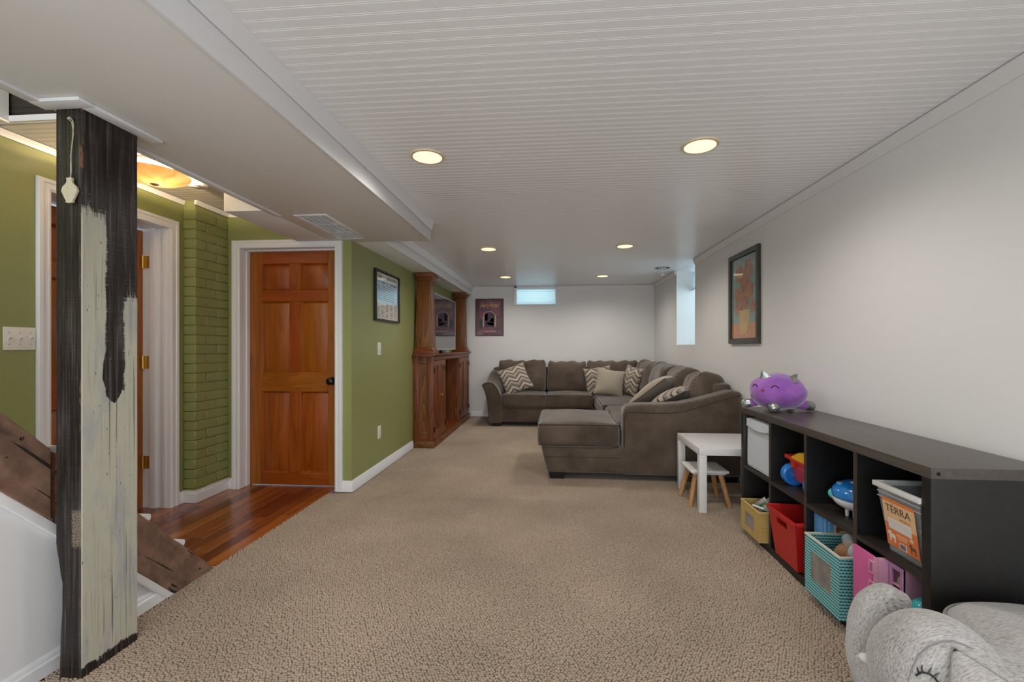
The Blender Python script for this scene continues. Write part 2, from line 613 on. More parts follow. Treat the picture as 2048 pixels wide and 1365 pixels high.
pcol = k.mix(k.math('MULTIPLY', k.math('MAXIMUM', crack, specks), 0.8), pcol, (0.05, 0.045, 0.04))
k.set(Base_Color=k.mix(pale, dcol, pcol), Roughness=k.mix(pale, (0.36, 0.36, 0.36), (0.6, 0.6, 0.6)), Specular_IOR_Level=0.3)
k.bump(k.math('ADD', k.math('ADD', grain, k.math('MULTIPLY', saw, 0.5)), k.math('SUBTRACT', k.math('MULTIPLY', pale, 0.5), k.math('MULTIPLY', crack, 0.8))), 0.5, 0.003)
M['post'] = k.m

k = NT('reclaimed_timber')
v = k.mapp(k.coord(), (1, 1, 1), (math.radians(47), 0, 0))
a = k.noise(k.mapp(v, (4, 3, 12)), 1.0, 5, 0.6, 0.5)
b = k.noise(v, 9, 4, 0.6)
cr = k.step(k.noise(k.mapp(v, (2, 2.2, 30)), 1.0, 2, 0.5, 0.4), 0.635, 0.008)
c = k.ramp(k.math('ADD', k.math('MULTIPLY', a, 0.5), k.math('MULTIPLY', b, 0.5)), [(0.32, (0.055, 0.03, 0.021)), (0.48, (0.17, 0.095, 0.065)), (0.60, (0.26, 0.155, 0.11)), (0.72, (0.36, 0.24, 0.175))])
k.set(Base_Color=k.mix(cr, c, (0.02, 0.013, 0.01)), Roughness=0.65)
k.bump(k.math('SUBTRACT', a, k.math('MULTIPLY', cr, 0.8)), 0.4, 0.004)
M['stringer'] = k.m
M['stringer_block'] = wood('orange_brown_block', (0.09, 0.035, 0.012), (0.16, 0.07, 0.026), (0.22, 0.10, 0.04), 'x', 2.0, 0.6, 0)

# ------------------------------------------------------------------ ROOM SHELL
CEIL = 2.15
XR, YB, XL = 1.60, 7.15, -1.61
HC = 2.245       # hallway ceiling
XH = -2.75       # hallway wall
YD = 3.36        # wall that holds the hallway's six-panel door
BEAM = 2.0

# carpet base and loops
floor = struct('floor', MB().prism([(-1.775, -2.1), (XR + 0.1, -2.1), (XR + 0.1, YB + 0.1), (XL - 0.3, YB + 0.1), (XL - 0.3, YD + 0.15), (-1.745, YD + 0.15), (-1.745, YD - 0.03), (-1.775, YD - 0.03)], 'z', -0.03, -0.0085),
               M['carpet'], 'beige looped carpet covering the basement floor')


obj('carpet_edge', MB().box(-1.80, -1.768, 1.895, 2.16, -0.03, 0.0005), M['carpet'], floor)


def carpet_loops(y0, y1, pitch, rings, seed):
    rng = np.random.default_rng(seed)
    nx = int((XR + 1.78) / pitch)
    ny = int((y1 - y0) / (pitch * 0.87))
    ii, jj = np.meshgrid(np.arange(nx), np.arange(ny), indexing='ij')
    cx = -1.772 + (ii + 0.5 * (jj % 2)) * pitch + rng.normal(0, pitch * 0.17, ii.shape)
    cy = y0 + jj * pitch * 0.87 + rng.normal(0, pitch * 0.17, ii.shape)
    cx, cy = cx.ravel(), cy.ravel()
    keep = (cx < XR - 0.02) & (cy < YB - 0.02) & ~((cy > YD - 0.04) & (cx < XL + 0.02)) & ~((cx > 1.235) & (cy > 1.50) & (cy < 2.9)) & ~((cx > 0.75) & (cy > 4.05)) & ~((cx > -0.05) & (cx < 1.6) & (cy > 3.85) & (cy < 4.6)) & ~((cx > -0.75) & (cy > 6.35))
    cx, cy = cx[keep], cy[keep]
    n = len(cx)
    sz = rng.uniform(0.82, 1.15, n) * pitch * 0.53
    hh = rng.uniform(0.75, 1.15, n)
    rot = rng.uniform(0, 2 * PI, n)
    prof = [(1.0, -0.009), (0.80, 0.0008)] if rings == 2 else [(1.0, -0.008)]
    K = 6 if rings == 2 else 5
    vs = []
    for (r, h) in prof:
        for q in range(K):
            t = rot + 2 * PI * q / K
            vs.append(np.stack([cx + sz * r * 1.15 * np.cos(t), cy + sz * r * 0.95 * np.sin(t), np.full(n, 0.0) + (h if h < 0 else h * hh)], 1))
    vs.append(np.stack([cx, cy, 0.0030 * hh], 1))
    V = np.stack(vs, 1)
    nv = V.shape[1]
    tris = []
    for q in range(K):
        p = (q + 1) % K
        if rings == 2:
            tris += [(q, p, K + p), (q, K + p, K + q), (K + q, K + p, 2 * K)]
        else:
            tris += [(q, p, K)]
    T = np.array(tris)
    F = (T[None] + (np.arange(n) * nv)[:, None, None]).reshape(-1, 3)
    me = bpy.data.meshes.new('carpet_pile')
    me.vertices.add(n * nv)
    me.vertices.foreach_set('co', V.reshape(-1).astype(np.float32))
    me.loops.add(len(F) * 3)
    me.loops.foreach_set('vertex_index', F.reshape(-1).astype(np.int32))
    me.polygons.add(len(F))
    me.polygons.foreach_set('loop_start', (np.arange(len(F)) * 3).astype(np.int32))
    me.polygons.foreach_set('use_smooth', np.ones(len(F), bool))
    me.update(calc_edges=True)
    me.materials.append(M['carpet'])
    o = bpy.data.objects.new('carpet_pile', me)
    C.objects.link(o)
    o.parent = floor
    o['kind'] = 'stuff'
    return o


carpet_loops(1.05, 3.3, 0.0115, 2, 1)
carpet_loops(3.3, 7.12, 0.0135, 1, 2)

# hallway hardwood floor, plank by plank
hall = struct('floor_hallway', MB().box(-3.12, -1.776, -0.6, YD + 0.14, -0.05, -0.013), M['old_dark'], 'reddish hardwood floor of the hallway beyond the stair')
PW = 0.083
pl_cache = {}
for i in range(16):
    x0 = -1.7765 - (i + 1) * PW
    y = 1.2 - random.random() * 0.6
    while y < YD + 0.13:
        L = random.choice([0.5, 0.7, 0.9, 1.15])
        y1 = min(y + L, YD + 0.135)
        if y1 > 1.75 and y1 - y > 0.02:
            key = round(y1 - y, 3)
            if key not in pl_cache:
                pl_cache[key] = obj('plank', MB().box(0.0006, PW - 0.0006, 0.0006, y1 - y - 0.0006, -0.013, 0.0), M['plank'], hall, bev=0.001, seg=1, world=False)
                p = pl_cache[key]
            else:
                p = pl_cache[key].copy()
                C.objects.link(p)
                p.parent = hall
            p.location = (x0, y, 0)
        y += L


# ceilings with real beadboard grooves running across the room
def beadboard(x0, x1, y0, y1, z, pitch, top):
    prof = []
    y = y0
    while y < y1:
        for (dy, dz) in ((0, 0), (pitch - 0.0105, 0), (pitch - 0.009, 0.0008), (pitch - 0.0075, 0.0), (pitch - 0.003, 0.0), (pitch - 0.0015, 0.0009)):
            if y + dy < y1:
                prof.append((y + dy, z + dz))
        y += pitch
    prof += [(y1, z), (y1, top), (y0, top)]
    return MB().prism(prof, 'x', x0, x1)


struct('ceiling', beadboard(-1.77, XR + 0.02, -2.1, YB + 0.02, CEIL, 0.0415, CEIL + 0.08), M['ceiling'], 'white beadboard ceiling of the main room', smooth=20)
struct('ceiling_hallway', beadboard(-3.05, -1.77, 1.94, YD + 0.05, HC, 0.0415, HC + 0.08), M['hall_ceiling'], 'cream beadboard ceiling of the hallway', smooth=20)

# big boxed beam and the narrower soffit behind it
tb = struct('trim_1', MB().box(-1.775, -0.992, -2.1, 3.40, BEAM, CEIL - 0.001), M['soffit'], 'wide boxed beam dropping below the beadboard ceiling', bev=0.003)
struct('trim_2', MB().box(XL - 0.12, -1.375, 3.40, YB, BEAM + 0.008, CEIL - 0.001), M['soffit'], 'narrow boxed soffit above the built-in oak cabinet', bev=0.003)
struct('trim_3', MB().box(-2.05, -1.775, 2.56, YD, BEAM, HC - 0.001), M['soffit'], 'short hallway soffit beside the wide boxed beam', bev=0.002)
obj('fascia', MB().box(-0.994, -0.978, -2.1, 3.405, BEAM - 0.004, 2.086), M['trim'], tb, bev=0.002)
obj('crown_moulding', MB().prism([(-0.992, 2.088), (-0.974, 2.088), (-0.966, 2.100), (-0.958, 2.130), (-0.950, 2.1495), (-0.992, 2.1495)], 'y', -2.1, 3.408), M['trim'], tb)
obj('batten', MB().box(-1.775, -1.732, -0.5, 1.345, BEAM - 0.012, BEAM), M['trim'], tb, bev=0.002)
obj('batten', MB().box(-1.775, -1.740, 1.66, 2.66, BEAM - 0.012, BEAM), M['trim'], tb, bev=0.002)
t2 = bpy.data.objects['trim_2']
obj('fascia', MB().box(-1.377, -1.360, 3.41, YB, BEAM + 0.0, 2.086), M['trim'], t2, bev=0.002)
obj('crown_moulding', MB().prism([(-1.375, 2.088), (-1.357, 2.088), (-1.349, 2.100), (-1.338, 2.130), (-1.328, 2.1495), (-1.375, 2.1495)], 'y', 3.41, YB), M['trim'], t2)

# walls
# right wall with a deep window recess
wy0, wy1, wz0 = 5.11, 5.86, 1.18
WR = MB()
WR.box(XR, XR + 0.4, -2.1, wy0, -0.03, CEIL + 0.02)
WR.box(XR, XR + 0.4, wy1, YB + 0.1, -0.03, CEIL + 0.02)
WR.box(XR, XR + 0.4, wy0, wy1, -0.03, wz0)
struct('wall_right', WR, M['white_wall'], 'long white wall behind the black shelf with a recessed window', bev=0.002, seg=1)
struct('ceiling_recess', MB().box(XR + 0.015, XR + 0.4, wy0, wy1, CEIL, CEIL + 0.06), M['ceiling'], 'white top of the window recess in the long white wall')

bx0, bx1, bz0 = -0.657, 0.036, 1.846
WB = MB()
WB.box(XL - 0.4, bx0, YB, YB + 0.3, -0.03, CEIL + 0.02)
WB.box(bx1, XR + 0.1, YB, YB + 0.3, -0.03, CEIL + 0.02)
WB.box(bx0, bx1, YB, YB + 0.3, -0.03, bz0)
struct('wall_back', WB, M['white_wall'], 'white far wall behind the sofa')
struct('ceiling_recess', MB().box(bx0, bx1, YB + 0.012, YB + 0.3, CEIL - 0.012, CEIL + 0.04), M['ceiling'], 'white top of the small window recess in the far wall')

struct('wall_left', MB().box(XL - 0.12, XL, YD + 0.12, YB, -0.03, CEIL), M['green'], 'green wall beside the built-in oak cabinet')
struct('wall_front', MB().box(XL - 1.6, XR + 0.1, -2.35, -2.1, -0.03, CEIL + 0.5), M['white_wall'], 'white wall behind the camera')

# hallway door wall (frontal, with opening)
dx0, dx1, dz1 = -2.548, -1.745, 1.957
WD = MB()
WD.box(XH - 0.2, dx0, YD, YD + 0.12, -0.03, HC + 0.05)
WD.box(dx1, XL, YD, YD + 0.12, -0.03, HC + 0.05)
WD.box(dx0, dx1, YD, YD + 0.12, dz1, HC + 0.05)
struct('wall_hallway_end', WD, M['green'], 'green wall holding the closed six-panel door')
# hallway side wall with door opening
hy0, hy1, hz1 = 2.172, 2.915, 2.005
WH = MB()
WH.box(XH - 0.25, XH, -0.6, hy0, -0.03, HC + 0.6)
WH.box(XH - 0.25, XH, hy1, YD + 0.1, -0.03, HC + 0.05)
WH.box(XH - 0.25, XH, hy0, hy1, hz1, HC + 0.05)
struct('wall_hallway_side', WH, M['green'], 'green hallway wall with the triple light switch')
# stairwell opening above
struct('trim_4', MB().box(-3.0, -1.775, 1.905, 1.94, HC + 0.026, HC + 0.6), M['old_dark'], 'dark old timber header over the stairwell')
struct('trim_5', MB().box(-3.0, -1.775, 1.893, 1.915, HC - 0.004, HC + 0.026), M['trim'], 'white edge strip under the dark stairwell header', bev=0.003)
struct('wall_stairwell', MB().box(-3.0, -2.612, 1.6, 1.893, HC - 0.01, HC + 0.7), M['white_wall'], 'white boxed corner at the top of the stairwell')
struct('ceiling_stairwell', MB().box(-3.0, -1.775, -2.1, 1.96, HC + 0.7, HC + 0.75), M['white_wall'], 'white ceiling high over the stairwell')
struct('wall_stairwell', MB().box(-1.78, -1.77, -2.1, 1.96, CEIL, HC + 0.7), M['white_wall'], 'white stairwell side wall above the boxed beam')

# crown mouldings on white walls
def crown_y(name, x, sgn, y0, y1, ztop, label, h=0.062, d=0.028, m='trim'):
    poly = [(x, ztop - h), (x + sgn * 0.012, ztop - h), (x + sgn * 0.014, ztop - h * 0.78), (x + sgn * d * 0.8, ztop - h * 0.3), (x + sgn * d, ztop - h * 0.15), (x + sgn * d, ztop - 0.0045), (x, ztop - 0.0045)]
    return struct(name, MB().prism(poly, 'y', y0, y1), M[m], label)


def crown_x(name, y, x0, x1, ztop, label, h=0.062, d=0.028, m='trim'):
    poly = [(y, ztop - h), (y - 0.012, ztop - h), (y - 0.014, ztop - h * 0.78), (y - d * 0.8, ztop - h * 0.3), (y - d, ztop - h * 0.15), (y - d, ztop - 0.0045), (y, ztop - 0.0045)]
    return struct(name, MB().prism(poly, 'x', x0, x1), M[m], label)


M['wall_trim'] = paint('crown_paint', (0.80, 0.785, 0.77), 0.4)
crown_y('trim_6', XR, -1, -2.1, wy0 - 0.012, CEIL, 'crown moulding along the long white wall, camera side of the window recess', m='wall_trim')
crown_y('trim_7', XR, -1, wy1 + 0.012, YB, CEIL, 'crown moulding along the long white wall, beyond the window recess', m='wall_trim')
crown_x('trim_8', YB, -1.33, bx0 - 0.018, CEIL, 'crown moulding on the far wall above the poster', m='wall_trim')
crown_x('trim_9', YB, bx1 + 0.016, XR, CEIL, 'crown moulding on the far wall above the sofa', m='wall_trim')
crown_y('trim_10', XH, 1, -0.5, 3.03, HC, 'slim white crown moulding along the green hallway wall', h=0.036, d=0.026)
crown_y('trim_11', XH + 0.1, 1, 3.02, YD, HC, 'slim white crown moulding over the painted brick chimney', h=0.036, d=0.026)
crown_x('trim_12', YD, XH + 0.1, -2.05, HC, 'slim white crown moulding over the green hallway end wall', h=0.036, d=0.026)

# baseboards
def bb_prof(s):
    return [(0, 0), (s * 0.016, 0), (s * 0.016, 0.056), (s * 0.012, 0.061), (s * 0.012, 0.076), (s * 0.004, 0.086), (0, 0.086)]


def base_y(name, x, sgn, y0, y1, label):
    return struct(name, MB().prism([(x + a, b) for a, b in bb_prof(sgn)], 'y', y0, y1), M['trim'], label)


def base_x(name, y, x0, x1, label):
    return struct(name, MB().prism([(y + a, b) for a, b in bb_prof(-1)], 'x', x0, x1), M['trim'], label)


base_y('baseboard_left', XL, 1, YD + 0.0005, 4.85, 'white baseboard under the green wall with the framed print')
base_x('baseboard_back', YB, -1.37, XR, 'white baseboard under the white far wall')
base_y('baseboard_right', XR, -1, -2.1, YB, 'white baseboard under the long white wall')
base_x('baseboard_hallway_end', YD, -1.682, XL + 0.016, 'short white baseboard beside the six-panel door casing')
base_y('baseboard_hallway_side', XH, 1, 2.985, 3.03, 'tiny white baseboard between hallway door casing and chimney')

# painted brick chimney breast, brick by brick
ch = struct('wall_chimney', MB().box(XH, XH + 0.092, 3.038, YD, -0.02, HC), M['green'], 'green painted brick chimney corner between the hallway doors')
bk = paint('green_brick_paint', (0.27, 0.29, 0.105), 0.38, 0.05, 0.35, 28)
course = 0.0715
cache = {}
rb = random.Random(3)
for i in range(31):
    z0 = 0.03 + i * course
    if z0 + course > HC - 0.02:
        break
    cut = 0.205 if i % 2 else 0.105
    for (ya, yb, cornerb) in ((3.03, 3.03 + cut, True), (3.03 + cut, YD - 0.002, False)):
        key = (round(yb - ya, 3), cornerb)
        if key not in cache:
            g = 0.0035
            if cornerb:
                mb = MB().box(-0.099, 0, 0, yb - ya - g, 0, course - g)
            else:
                mb = MB().box(-0.02, 0, g, yb - ya, 0, course - g)
            b = obj('brick', mb, bk, ch, bev=0.004, seg=1, world=False)
            cache[key] = b
        else:
            b = cache[key].copy()
            C.objects.link(b)
            b.parent = ch
        dxx = rb.uniform(-0.003, 0.003)
        b.location = (XH + 0.1 + dxx, ya + rb.uniform(-0.002, 0.002), z0 + rb.uniform(-0.001, 0.001))
        b.rotation_euler = (rb.uniform(-0.008, 0.008), 0, 0)
poly = [(XH, 3.016), (XH + 0.116, 3.016), (XH + 0.116, YD), (XH + 0.1, YD), (XH + 0.1, 3.032), (XH, 3.032)]
bbm = MB().prism(poly, 'z', 0, 0.07)
poly2 = [(XH, 3.022), (XH + 0.11, 3.022), (XH + 0.11, YD), (XH + 0.1, YD), (XH + 0.1, 3.032), (XH, 3.032)]
bbm.prism(poly2, 'z', 0.07, 0.088)
struct('baseboard_chimney', bbm, M['trim'], 'white baseboard wrapping the painted brick chimney corner', bev=0.002, seg=1)
base_x('baseboard_hallway_left', YD, XH + 0.116, dx0 - 0.062, 'short white baseboard between chimney corner and six-panel door')


# ------------------------------------------------------------------ DOORS
def door_leaf(root, W, H, place, knob_side=1, knob=True, prefix_mats=('door_v', 'door_h')):
    """door in local coords: x 0..W, z 0..H, front face at y=0 (towards -y). place = Matrix to world"""
    v_, h_ = M[prefix_mats[0]], M[prefix_mats[1]]
    st = 0.112
    mu = 0.098
    rows = [(H - 0.108 - 0.22, H - 0.108), (H - 0.108 - 0.22 - 0.095 - 0.59, H - 0.108 - 0.22 - 0.095), (0.10, 0.776)]
    pw = (W - 2 * st - mu) / 2

    def part(name, mb, m, bev=0.003):
        mb.xf(place)
        return obj(name, mb, m, root, bev=bev, seg=1)
    part('stile', MB().box(0, st, 0, 0.035, 0, H), v_)
    part('stile', MB().box(W - st, W, 0, 0.035, 0, H), v_)
    zs = [0.0] + [q for r in reversed(rows) for q in r] + [H]
    for a, b in zip(zs[0::2], zs[1::2]):
        part('rail', MB().box(st, W - st, 0, 0.035, a, b), h_)
    for (a, b) in rows:
        part('mullion', MB().box(st + pw, st + pw + mu, 0, 0.035, a, b), v_)
        for x0 in (st, st + pw + mu):
            mb = MB()
            x1 = x0 + pw
            # raised panel: thin edge, sloped bevel, flat field
            o = [(x0, a), (x1, a), (x1, b), (x0, b)]
            e = 0.012
            i1 = [(x0 + e, a + e), (x1 - e, a + e), (x1 - e, b - e), (x0 + e, b - e)]
            e = 0.042
            i2 = [(x0 + e, a + e), (x1 - e, a + e), (x1 - e, b - e), (x0 + e, b - e)]
            vs = [(p[0], 0.003, p[1]) for p in o] + [(p[0], 0.024, p[1]) for p in i1] + [(p[0], 0.008, p[1]) for p in i2] + [(p[0], 0.03, p[1]) for p in o]
            fs = [(8, 9, 10, 11), (12, 13, 14, 15)]
            for q in range(4):
                r = (q + 1) % 4
                fs += [(q, r, r + 4, q + 4), (q + 4, r + 4, r + 8, q + 8), (q, r, r + 12, q + 12)]
            mb.add(vs, fs)
            part('panel', mb, v_, 0.0)
    if knob:
        kx = W - 0.07 if knob_side > 0 else 0.07
        part('knob', MB().lathe([(0.033, 0.0), (0.033, -0.006), (0.012, -0.01), (0.011, -0.03), (0.022, -0.037), (0.030, -0.05), (0.028, -0.062), (0.015, -0.070), (0.001, -0.071)], (kx, 0, 0.868), 'y', 20), M['dark_metal'], 0)['label'] = 'dark bronze round knob'


def casing_profile(wd):
    return [(0, 0), (wd, 0), (wd, 0.012), (wd * 0.93, 0.020), (wd * 0.66, 0.020), (wd * 0.60, 0.015), (wd * 0.3, 0.013), (wd * 0.22, 0.016), (wd * 0.1, 0.014), (0, 0.009)]


def casing_frontal(root, x0, x1, ztop, y, wd, right_cut=None):
    """casing around an opening in a wall facing -y; profile (offset from opening, proud)"""
    pr = casing_profile(wd)
    mb = MB()
    path = [((x0, 0.0), (-1, 0)), ((x0, ztop), (-1, 1)), ((x1, ztop), (1, 1)), ((x1, 0.0), (1, 0))]
    n = len(pr)
    vs = []
    for (p, d) in path:
        for (a, b) in pr:
            vs.append((p[0] + d[0] * a, y - b, p[1] + d[1] * a))
    fs = []
    for i in range(3):
        for q in range(n):
            fs.append((i * n + q, i * n + (q + 1) % n, (i + 1) * n + (q + 1) % n, (i + 1) * n + q))
    fs += [tuple(range(n)), tuple(range(3 * n, 4 * n))]
    mb.add(vs, fs)
    return mb


d2 = bpy.data.objects.new('door_2', None)
C.objects.link(d2)
d2.location = ((dx0 + dx1) / 2, YD + 0.1, 0)
d2['kind'] = 'structure'
d2['label'] = 'closed stained six-panel wooden door with dark knob in white casing'
door_leaf(d2, 0.80, 1.95, Matrix.Translation((dx0 + 0.0015, YD + 0.1, 0.006)))
obj('casing', casing_frontal(d2, dx0, dx1, dz1, YD - 0.001, 0.064), M['trim'], d2)
jm = MB()
jm.box(dx0 - 0.0005, dx0 + 0.0, YD - 0.005, YD + 0.098, 0, dz1)
jm = MB().box(dx0 - 0.02, dx0 + 0.001, YD - 0.004, YD + 0.14, 0, dz1).box(dx1 - 0.001, dx1 + 0.02, YD - 0.004, YD + 0.14, 0, dz1).box(dx0, dx1, YD - 0.004, YD + 0.14, dz1 - 0.001, dz1 + 0.02)
obj('jamb', jm, M['trim'], d2)
obj('door_stop', MB().box(dx0 + 0.001, dx0 + 0.013, YD + 0.06, YD + 0.098, 0, dz1).box(dx1 - 0.013, dx1 - 0.001, YD + 0.06, YD + 0.098, 0, dz1).box(dx0, dx1, YD + 0.06, YD + 0.098, dz1 - 0.012, dz1), M['trim'], d2, bev=0.002, seg=1)

d1 = bpy.data.objects.new('door_1', None)
C.objects.link(d1)
d1.location = (XH - 0.2, (hy0 + hy1) / 2, 0)
d1['kind'] = 'structure'
d1['label'] = 'stained six-panel door deep in white casing with brass hinges, mostly behind the old post'
R = Matrix.Translation((XH - 0.2, hy0 + 0.002, 0.006)) @ Matrix.Rotation(PI / 2, 4, 'Z')
door_leaf(d1, hy1 - hy0 - 0.004, 1.985, R, -1, True)
mb = casing_frontal(d1, hy0, hy1, hz1, 0, 0.066)
mb.v = [(XH + 0.001 - v[1], v[0], v[2]) for v in mb.v]
obj('casing', mb, M['trim'], d1)
jm = MB().box(XH - 0.25, XH + 0.004, hy1 - 0.001, hy1 + 0.02, 0, hz1).box(XH - 0.25, XH + 0.004, hy0 - 0.02, hy0 + 0.001, 0, hz1).box(XH - 0.25, XH + 0.004, hy0, hy1, hz1 - 0.001, hz1 + 0.02)
obj('jamb', jm, M['trim'], d1)
obj('door_stop', MB().box(XH - 0.135, XH - 0.09, hy1 - 0.02, hy1, 0, hz1).box(XH - 0.05, XH - 0.02, hy1 - 0.010, hy1, 0, hz1).box(XH - 0.135, XH - 0.09, hy0, hy0 + 0.012, 0, hz1), M['trim'], d1, bev=0.003, seg=2)
for hz in (1.765, 1.045, 0.325):
    mb = MB().box(XH - 0.195, XH - 0.137, hy1 - 0.004, hy1 - 0.0005, hz - 0.045, hz + 0.045)
    mb.tube([(XH - 0.192, hy1 - 0.012, hz - 0.047), (XH - 0.192, hy1 - 0.012, hz + 0.047)], 0.008, 10)
    for dz in (-0.03, 0, 0.03):
        mb.box(XH - 0.160, XH - 0.154, hy1 - 0.0055, hy1 - 0.004, hz + dz - 0.003, hz + dz + 0.003)
    obj('hinge', mb, M['brass'], d1, bev=0)

# ------------------------------------------------------------------ WINDOWS
k = NT('window_glass')
k.set(Base_Color=(0.9, 0.97, 1.0), Roughness=0.02, Transmission_Weight=1.0, IOR=1.05)
M['glass'] = k.m
k = NT('blind_slat')
tr = k.n('ShaderNodeBsdfTranslucent', Color=(0.80, 0.86, 0.86))
df = k.n('ShaderNodeBsdfDiffuse', Color=(0.84, 0.86, 0.86))
mx = k.n('ShaderNodeMixShader', i0=0.6, i1=df, i2=tr)
k.t.links.new(mx, k.out.inputs[0])
M['slat'] = k.m

w1 = bpy.data.objects.new('window_1', None)
C.objects.link(w1)
w1.location = ((bx0 + bx1) / 2, YB + 0.2, bz0)
w1['kind'] = 'structure'
w1['label'] = 'small high basement window with white blinds above the sofa'
fr = MB().box(bx0 - 0.015, bx0 + 0.045, YB - 0.012, YB + 0.006, bz0, CEIL - 0.001).box(bx1 - 0.012, bx1 + 0.014, YB - 0.012, YB + 0.006, bz0, CEIL - 0.001)
fr.box(bx0 - 0.02, bx1 + 0.018, YB - 0.02, YB + 0.006, bz0 - 0.014, bz0 + 0.004).box(bx0, bx1, YB - 0.012, YB + 0.006, CEIL - 0.03, CEIL - 0.001)
obj('window_casing', fr, M['trim'], w1, bev=0.003)
fr = MB().box(bx0, bx0 + 0.03, YB + 0.2, YB + 0.24, bz0, CEIL - 0.012).box(bx1 - 0.03, bx1, YB + 0.2, YB + 0.24, bz0, CEIL - 0.012).box(bx0, bx1, YB + 0.2, YB + 0.24, bz0, bz0 + 0.03).box(bx0, bx1, YB + 0.2, YB + 0.24, CEIL - 0.04, CEIL - 0.012)
obj('window_frame', fr, M['trim'], w1, bev=0.003)
obj('pane', MB().box(bx0 + 0.03, bx1 - 0.03, YB + 0.216, YB + 0.22, bz0 + 0.03, CEIL - 0.04), M['glass'], w1)
mb0 = None
for i in range(9):
    zz = bz0 + 0.022 + i * 0.031
    s = MB().box(bx0 + 0.012, bx1 - 0.008, -0.019, 0.019, -0.0012, 0.0012).xf(Matrix.Rotation(math.radians(65), 4, 'X'))
    if mb0 is None:
        o = obj('slat', s, M['slat'], w1, world=False)
        o.data.transform(Matrix.Translation((-w1.location.x, 0, 0)))
        mb0 = o
    else:
        o = mb0.copy()
        C.objects.link(o)
        o.parent = w1
    o.location = (0, YB + 0.1 - w1.location.y, zz - w1.location.z)
obj('head_rail', MB().box(bx0 + 0.01, bx1 - 0.006, YB + 0.075, YB + 0.125, CEIL - 0.04, CEIL - 0.013), M['trim'], w1, bev=0.003)

w2 = bpy.data.objects.new('window_2', None)
C.objects.link(w2)
w2.location = (XR + 0.33, (wy0 + wy1) / 2, wz0)
w2['kind'] = 'structure'
w2['label'] = 'recessed window in the long white wall, blinds half raised'
fx = XR + 0.33
fr = MB().box(fx, fx + 0.05, wy0, wy0 + 0.04, wz0, CEIL).box(fx, fx + 0.05, wy1 - 0.04, wy1, wz0, CEIL).box(fx, fx + 0.05, wy0, wy1, wz0, wz0 + 0.05).box(fx, fx + 0.05, wy0, wy1, CEIL - 0.05, CEIL)
obj('window_frame', fr, M['trim'], w2, bev=0.003)
obj('pane', MB().box(fx + 0.02, fx + 0.024, wy0 + 0.04, wy1 - 0.04, wz0 + 0.05, CEIL - 0.05), M['glass'], w2)
mb0 = None
for i in range(7):
    s = MB().box(-0.019, 0.019, wy0 + 0.012 - w2.location.y, wy1 - 0.004 - w2.location.y, -0.0012, 0.0012).xf(Matrix.Rotation(math.radians(55), 4, 'Y'))
    if mb0 is None:
        o = mb0 = obj('slat', s, M['slat'], w2, world=False)
    else:
        o = mb0.copy()
        C.objects.link(o)
        o.parent = w2
    o.location = (-0.12, 0, 1.925 + i * 0.03 - wz0)
obj('bottom_rail', MB().box(fx - 0.15, fx - 0.09, wy0 + 0.01, wy1 - 0.003, 1.885, 1.905), M['trim'], w2, bev=0.003)

# ------------------------------------------------------------------ STAIR, POST
st = thing('staircase', 'steep stair with a rough reclaimed-timber stringer, white treads and white panelled side', 'staircase', (-1.8, 1.5, 0))
SX = -1.768


def top_z(y):
    return (2.145 - y) * 1.071


def bot_z(y):
    return (1.906 - y) * 1.079


# stringer: upper piece ends in a saw cut before the post, lower piece runs down to the carpet
up = [(0.32, top_z(0.32)), (1.402, top_z(1.402)), (1.402, bot_z(1.402)), (0.32, bot_z(0.32))]


def rough_prism(poly, x0, x1, n=18):
    """board between two sloped edges, long edges slightly uneven"""
    (ya, za), (yb, zb), (yc, zc), (yd, zd) = poly
    mb = MB()
    vs = []
    for i in range(n + 1):
        t = i / n
        r1 = noise.noise(Vector((t * 9, ya, 1.3))) * 0.005
        r2 = noise.noise(Vector((t * 9, yb, 5.3))) * 0.005
        p = (ya + (yb - ya) * t, za + (zb - za) * t + r1)
        q = (yd + (yc - yd) * t, zd + (zc - zd) * t + r2)
        vs += [(x0, *p), (x1, *p), (x1, *q), (x0, *q)]
    fs = []
    for i in range(n):
        for kx in range(4):
            fs.append((4 * i + kx, 4 * i + (kx + 1) % 4, 4 * i + 4 + (kx + 1) % 4, 4 * i + 4 + kx))
    fs += [(0, 1, 2, 3), (4 * n, 4 * n + 1, 4 * n + 2, 4 * n + 3)]
    return mb.add(vs, fs)


obj('stringer', rough_prism(up, SX - 0.028, SX), M['stringer'], st, bev=0.003, seg=1)
lo = [(1.424, top_z(1.424)), (2.145, 0.0), (1.906, 0.0), (1.424, bot_z(1.424))]
obj('stringer', rough_prism(lo, SX - 0.028, SX - 0.002), M['stringer'], st, bev=0.003, seg=1)
obj('stringer_block', MB().prism([(1.402, top_z(1.402) - 0.006), (1.424, top_z(1.424) + 0.004), (1.424, bot_z(1.424) + 0.02), (1.402, bot_z(1.402) + 0.03)], 'x', SX - 0.05, SX - 0.012), M['stringer_block'], st)
# knot, nail heads and cracks on the stringer
for (y, z, r) in ((1.316, 0.852, 0.006), (1.275, 0.80, 0.0025), (2.05, 0.045, 0.004)):
    obj('nail_head', MB().lathe([(r, SX - 0.002), (r, SX + 0.0012), (r * 0.6, SX + 0.0016)], (0, y, z), 'x', 10), M['dark_metal'], st)
